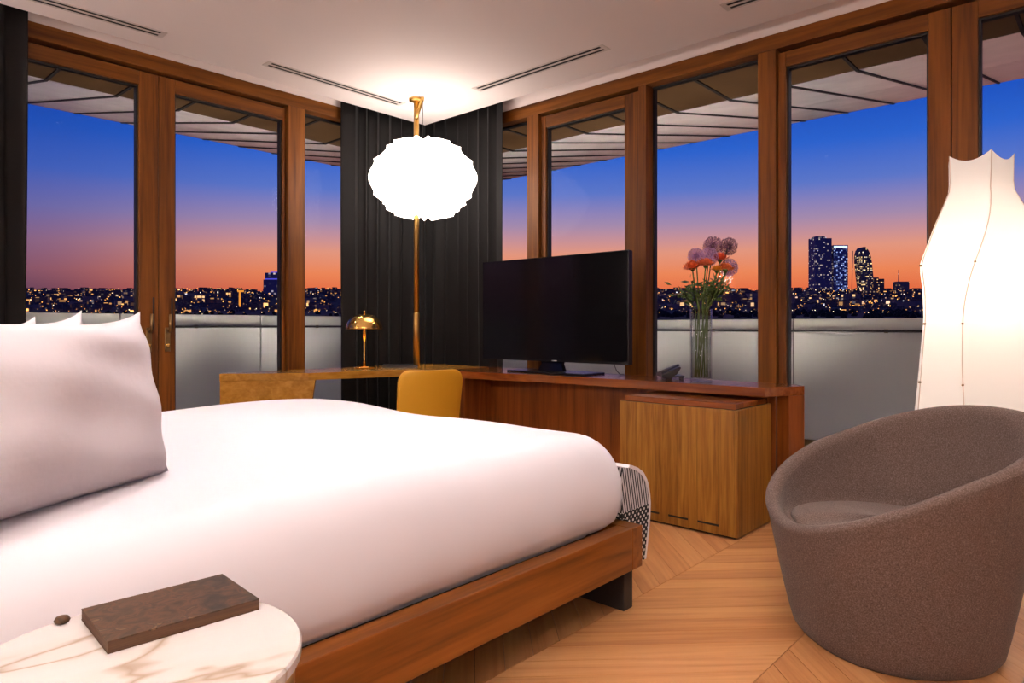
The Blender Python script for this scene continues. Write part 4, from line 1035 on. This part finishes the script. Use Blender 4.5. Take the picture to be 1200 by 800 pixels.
# more distant roofs, beyond counting
bm = nb()
for i in range(2600):
    px = rc.uniform(-60, 1260); D = 200*math.exp(rc.uniform(0, 2.4)); pm_ = D/FPX; p = at(px, D, z=tz(D)); w = rc.uniform(3, 9)*pm_; h = rc.uniform(1.5, 4.5)*pm_; d = w*.7
    if not free(p, .62*w): continue
    a = rc.uniform(0, 3.1); c, s = math.cos(a), math.sin(a)
    vs = [bm.verts.new((p.x+c*x-s*y, p.y+s*x+c*y, p.z+z)) for z in (-.5*h, h) for y in (-d/2, d/2) for x in (-w/2, w/2)]
    for f in ((4, 5, 7, 6), (0, 1, 5, 4), (2, 6, 7, 3), (0, 4, 6, 2), (1, 3, 7, 5)): bm.faces.new([vs[j] for j in f])
tag(obj('distant_rooftops', bm, M['city_c']), 'dense mass of small dark city buildings spreading over the hillside', 'rooftops', kind='stuff')
def lights(name, n, m, lab, pr, seed, dmin=140, dspan=2.4, lift=2.0):
    r = random.Random(seed); bm = nb()
    for i in range(n):
        px = r.uniform(*pr); D = dmin*math.exp(r.uniform(0, dspan)); pm_ = D/FPX; p = at(px, D, z=tz(D)+r.uniform(.5, 1)*lift*pm_); q = pm_*r.choice((.2, .25, .32, .5))
        vs = [bm.verts.new(p+Vector(v)*q) for v in ((1, 0, 0), (0, 1, 0), (-1, 0, 0), (0, -1, 0), (0, 0, 1), (0, 0, -1))]
        for a, b in ((0, 1), (1, 2), (2, 3), (3, 0)): bm.faces.new((vs[a], vs[b], vs[4])); bm.faces.new((vs[b], vs[a], vs[5]))
    tag(obj(name, bm, m), lab, 'street lights', kind='stuff')
lights('orange_street_lights', 1150, M['lamp_orange'], 'countless tiny orange street lights glittering across the city', (-60, 1260), 5, lift=4.5)
lights('white_street_lights', 420, M['lamp_white'], 'countless tiny warm white lights scattered across the city', (-60, 1260), 6, lift=5)
lights('boulevard_lights', 200, M['lamp_orange'], 'bright cluster of orange lights below the towers at right', (985, 1085), 9, 330, .35, lift=2)
# dark trees in front
bm = nb(); r = random.Random(4)
for i in range(330):
    px = r.uniform(560, 1300) if r.random() < .78 else r.uniform(-80, 560); D = r.uniform(105, 185); pm_ = D/FPX; p = at(px, D, z=tz(D)+1.5*pm_); q = pm_*r.uniform(3.5, 6.0)
    if px < 560: q *= .6
    res = bmesh.ops.create_icosphere(bm, subdivisions=1, radius=q, matrix=Matrix.Translation(p))
    for v in res['verts']: v.co += Vector((r.uniform(-1, 1), r.uniform(-1, 1), r.uniform(-1, 1)))*q*.18
tag(obj('tree_belt', bm, M['tree_far']), 'dark belt of tree crowns just beyond the balcony railing', 'trees', kind='stuff')
# landmark towers
def tower_root(name, label, px, D, cat='tower', rz=None):
    p = at(px, D, z=tz(D)-4); return thing(name, label, cat, (p.x, p.y, p.z), (math.atan2(RY, RX) if rz is None else rz)), D/FPX
def zt(py, D): return (HC+(HZ-py)*D/FPX)-(tz(D)-4)
D = 1400
o, q = tower_root('office_tower', 'tallest dark slab tower on the skyline at right', 961, D)
h = zt(279, D); obj('walls', tbox(nb(), 13*q, 18*q, 0, h, -3.2*q, 0), M['tower_dark'], o); obj('side_wing', tbox(nb(), 6.5*q, 16*q, 0, h-1*q, 6.7*q, 0), M['tower_dark'], o)
obj('crown', tbox(nb(), 11*q, 10*q, h, h+1.6*q, -2*q, 0), M['tower_dark'], o); obj('plinth', tbox(nb(), 20*q, 19*q, 0, zt(338, D)), M['city_b'], o)
o, q = tower_root('office_tower', 'blue lit slab tower just right of the tallest tower', 981, D)
h = zt(288, D); obj('walls', tbox(nb(), 16*q, 16*q, 0, h-3*q), M['tower_blue'], o); obj('light_band', tbox(nb(), 16.4*q, 16.4*q, h-3*q, h-1.2*q), M['neon'], o); obj('crown', tbox(nb(), 15*q, 15*q, h-1.2*q, h), M['tower_dark'], o)
for sx_ in (-8.2, 8.2): obj('edge_fin', tbox(nb(), .6*q, 17*q, 0, h, sx_*q, 0), M['tower_dark'], o)
o, q = tower_root('office_tower', 'rounded bullet shaped tower on the skyline at right', 1011, D)
h = zt(290, D); bm = nb(); rings = []
for i in range(15):
    s = i/14; cx = (4.0-5.5*s)*q; hw = (6.2+0.6*math.sin(s*PI))*q*(1 if s < .72 else math.sqrt(max(.02, 1-((s-.72)/.285)**2)))
    rings.append([(cx-hw, -7*q, h*s), (cx+hw, -7*q, h*s), (cx+hw, 7*q, h*s), (cx-hw, 7*q, h*s)])
loft(bm, rings); obj('walls', bm, M['tower_gold'], o)
obj('mast', tube(nb(), [(-13*q, 0, 0), (-11.5*q, 0, h*.93)], .35*q, 6), M['tower_dark'], o); obj('arch_glass', tbox(nb(), 5*q, 5*q, 0, h*.1, -9*q, 0), M['city_b'], o)
o, q = tower_root('apartment_tower', 'squat lit tower right of the bullet shaped tower', 1027, 1250, rz=HEAD)
obj('walls', tbox(nb(), 12*q, 12*q, 0, zt(327, 1250)), M['city_a'], o); obj('lift_shaft', tbox(nb(), 4*q, 12*q, 0, zt(324.5, 1250), 8*q, 0), M['city_b'], o)
o, q = tower_root('apartment_tower', 'block with a slim mast near the glowing floor lamp', 1056, 1250)
obj('walls', tbox(nb(), 14*q, 9*q, 0, zt(330, 1250)), M['city_b'], o); obj('mast', tube(nb(), [(-3*q, 0, 0), (-3*q, 0, zt(316, 1250))], [.9*q, .25*q], 6), M['tower_dark'], o)
D = 900
o, q = tower_root('office_tower', 'dark tower with violet lit crown left of the wooden post', 321, D)
h = zt(319, D); obj('walls', tbox(nb(), 19*q, 16*q, 0, h-9*q), M['tower_dark'], o); obj('crown', tbox(nb(), 18*q, 14*q, h-9*q, h-1*q, 1*q, 0), M['tower_dark'], o)
obj('sign_band', tbox(nb(), 18.3*q, 14.3*q, h-9*q, h-7.6*q, 1*q, 0), M['neon_violet'], o); obj('roof_rail', tbox(nb(), 12*q, 6*q, h-1*q, h+.4*q, 3*q, 0), M['neon_violet'], o)
o, q = tower_root('lit_column', 'slim orange floodlit column below the dark violet tower', 281, 300, 'column')
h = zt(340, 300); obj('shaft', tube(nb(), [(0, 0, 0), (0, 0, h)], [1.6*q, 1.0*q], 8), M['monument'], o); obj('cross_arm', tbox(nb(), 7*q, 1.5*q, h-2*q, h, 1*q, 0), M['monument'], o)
for px, py, lab in ((365, 338, 'left of a pair of slim towers beside the corner curtain'), (370.5, 337.5, 'right of a pair of slim towers beside the corner curtain'), (121, 340, 'small tower block on the skyline above the pillows'), (95, 341, 'low tower block on the skyline left of the pillows')):
    o, q = tower_root('apartment_tower', lab, px, 1300); w_ = 4 if px > 300 else 11
    obj('walls', tbox(nb(), w_*q, w_*q, 0, zt(py, 1300)), M['tower_dark'] if px > 300 else M['city_b'], o); obj('roof_house', tbox(nb(), w_*.5*q, w_*.5*q, zt(py, 1300), zt(py-1, 1300)), M['tower_dark'], o)
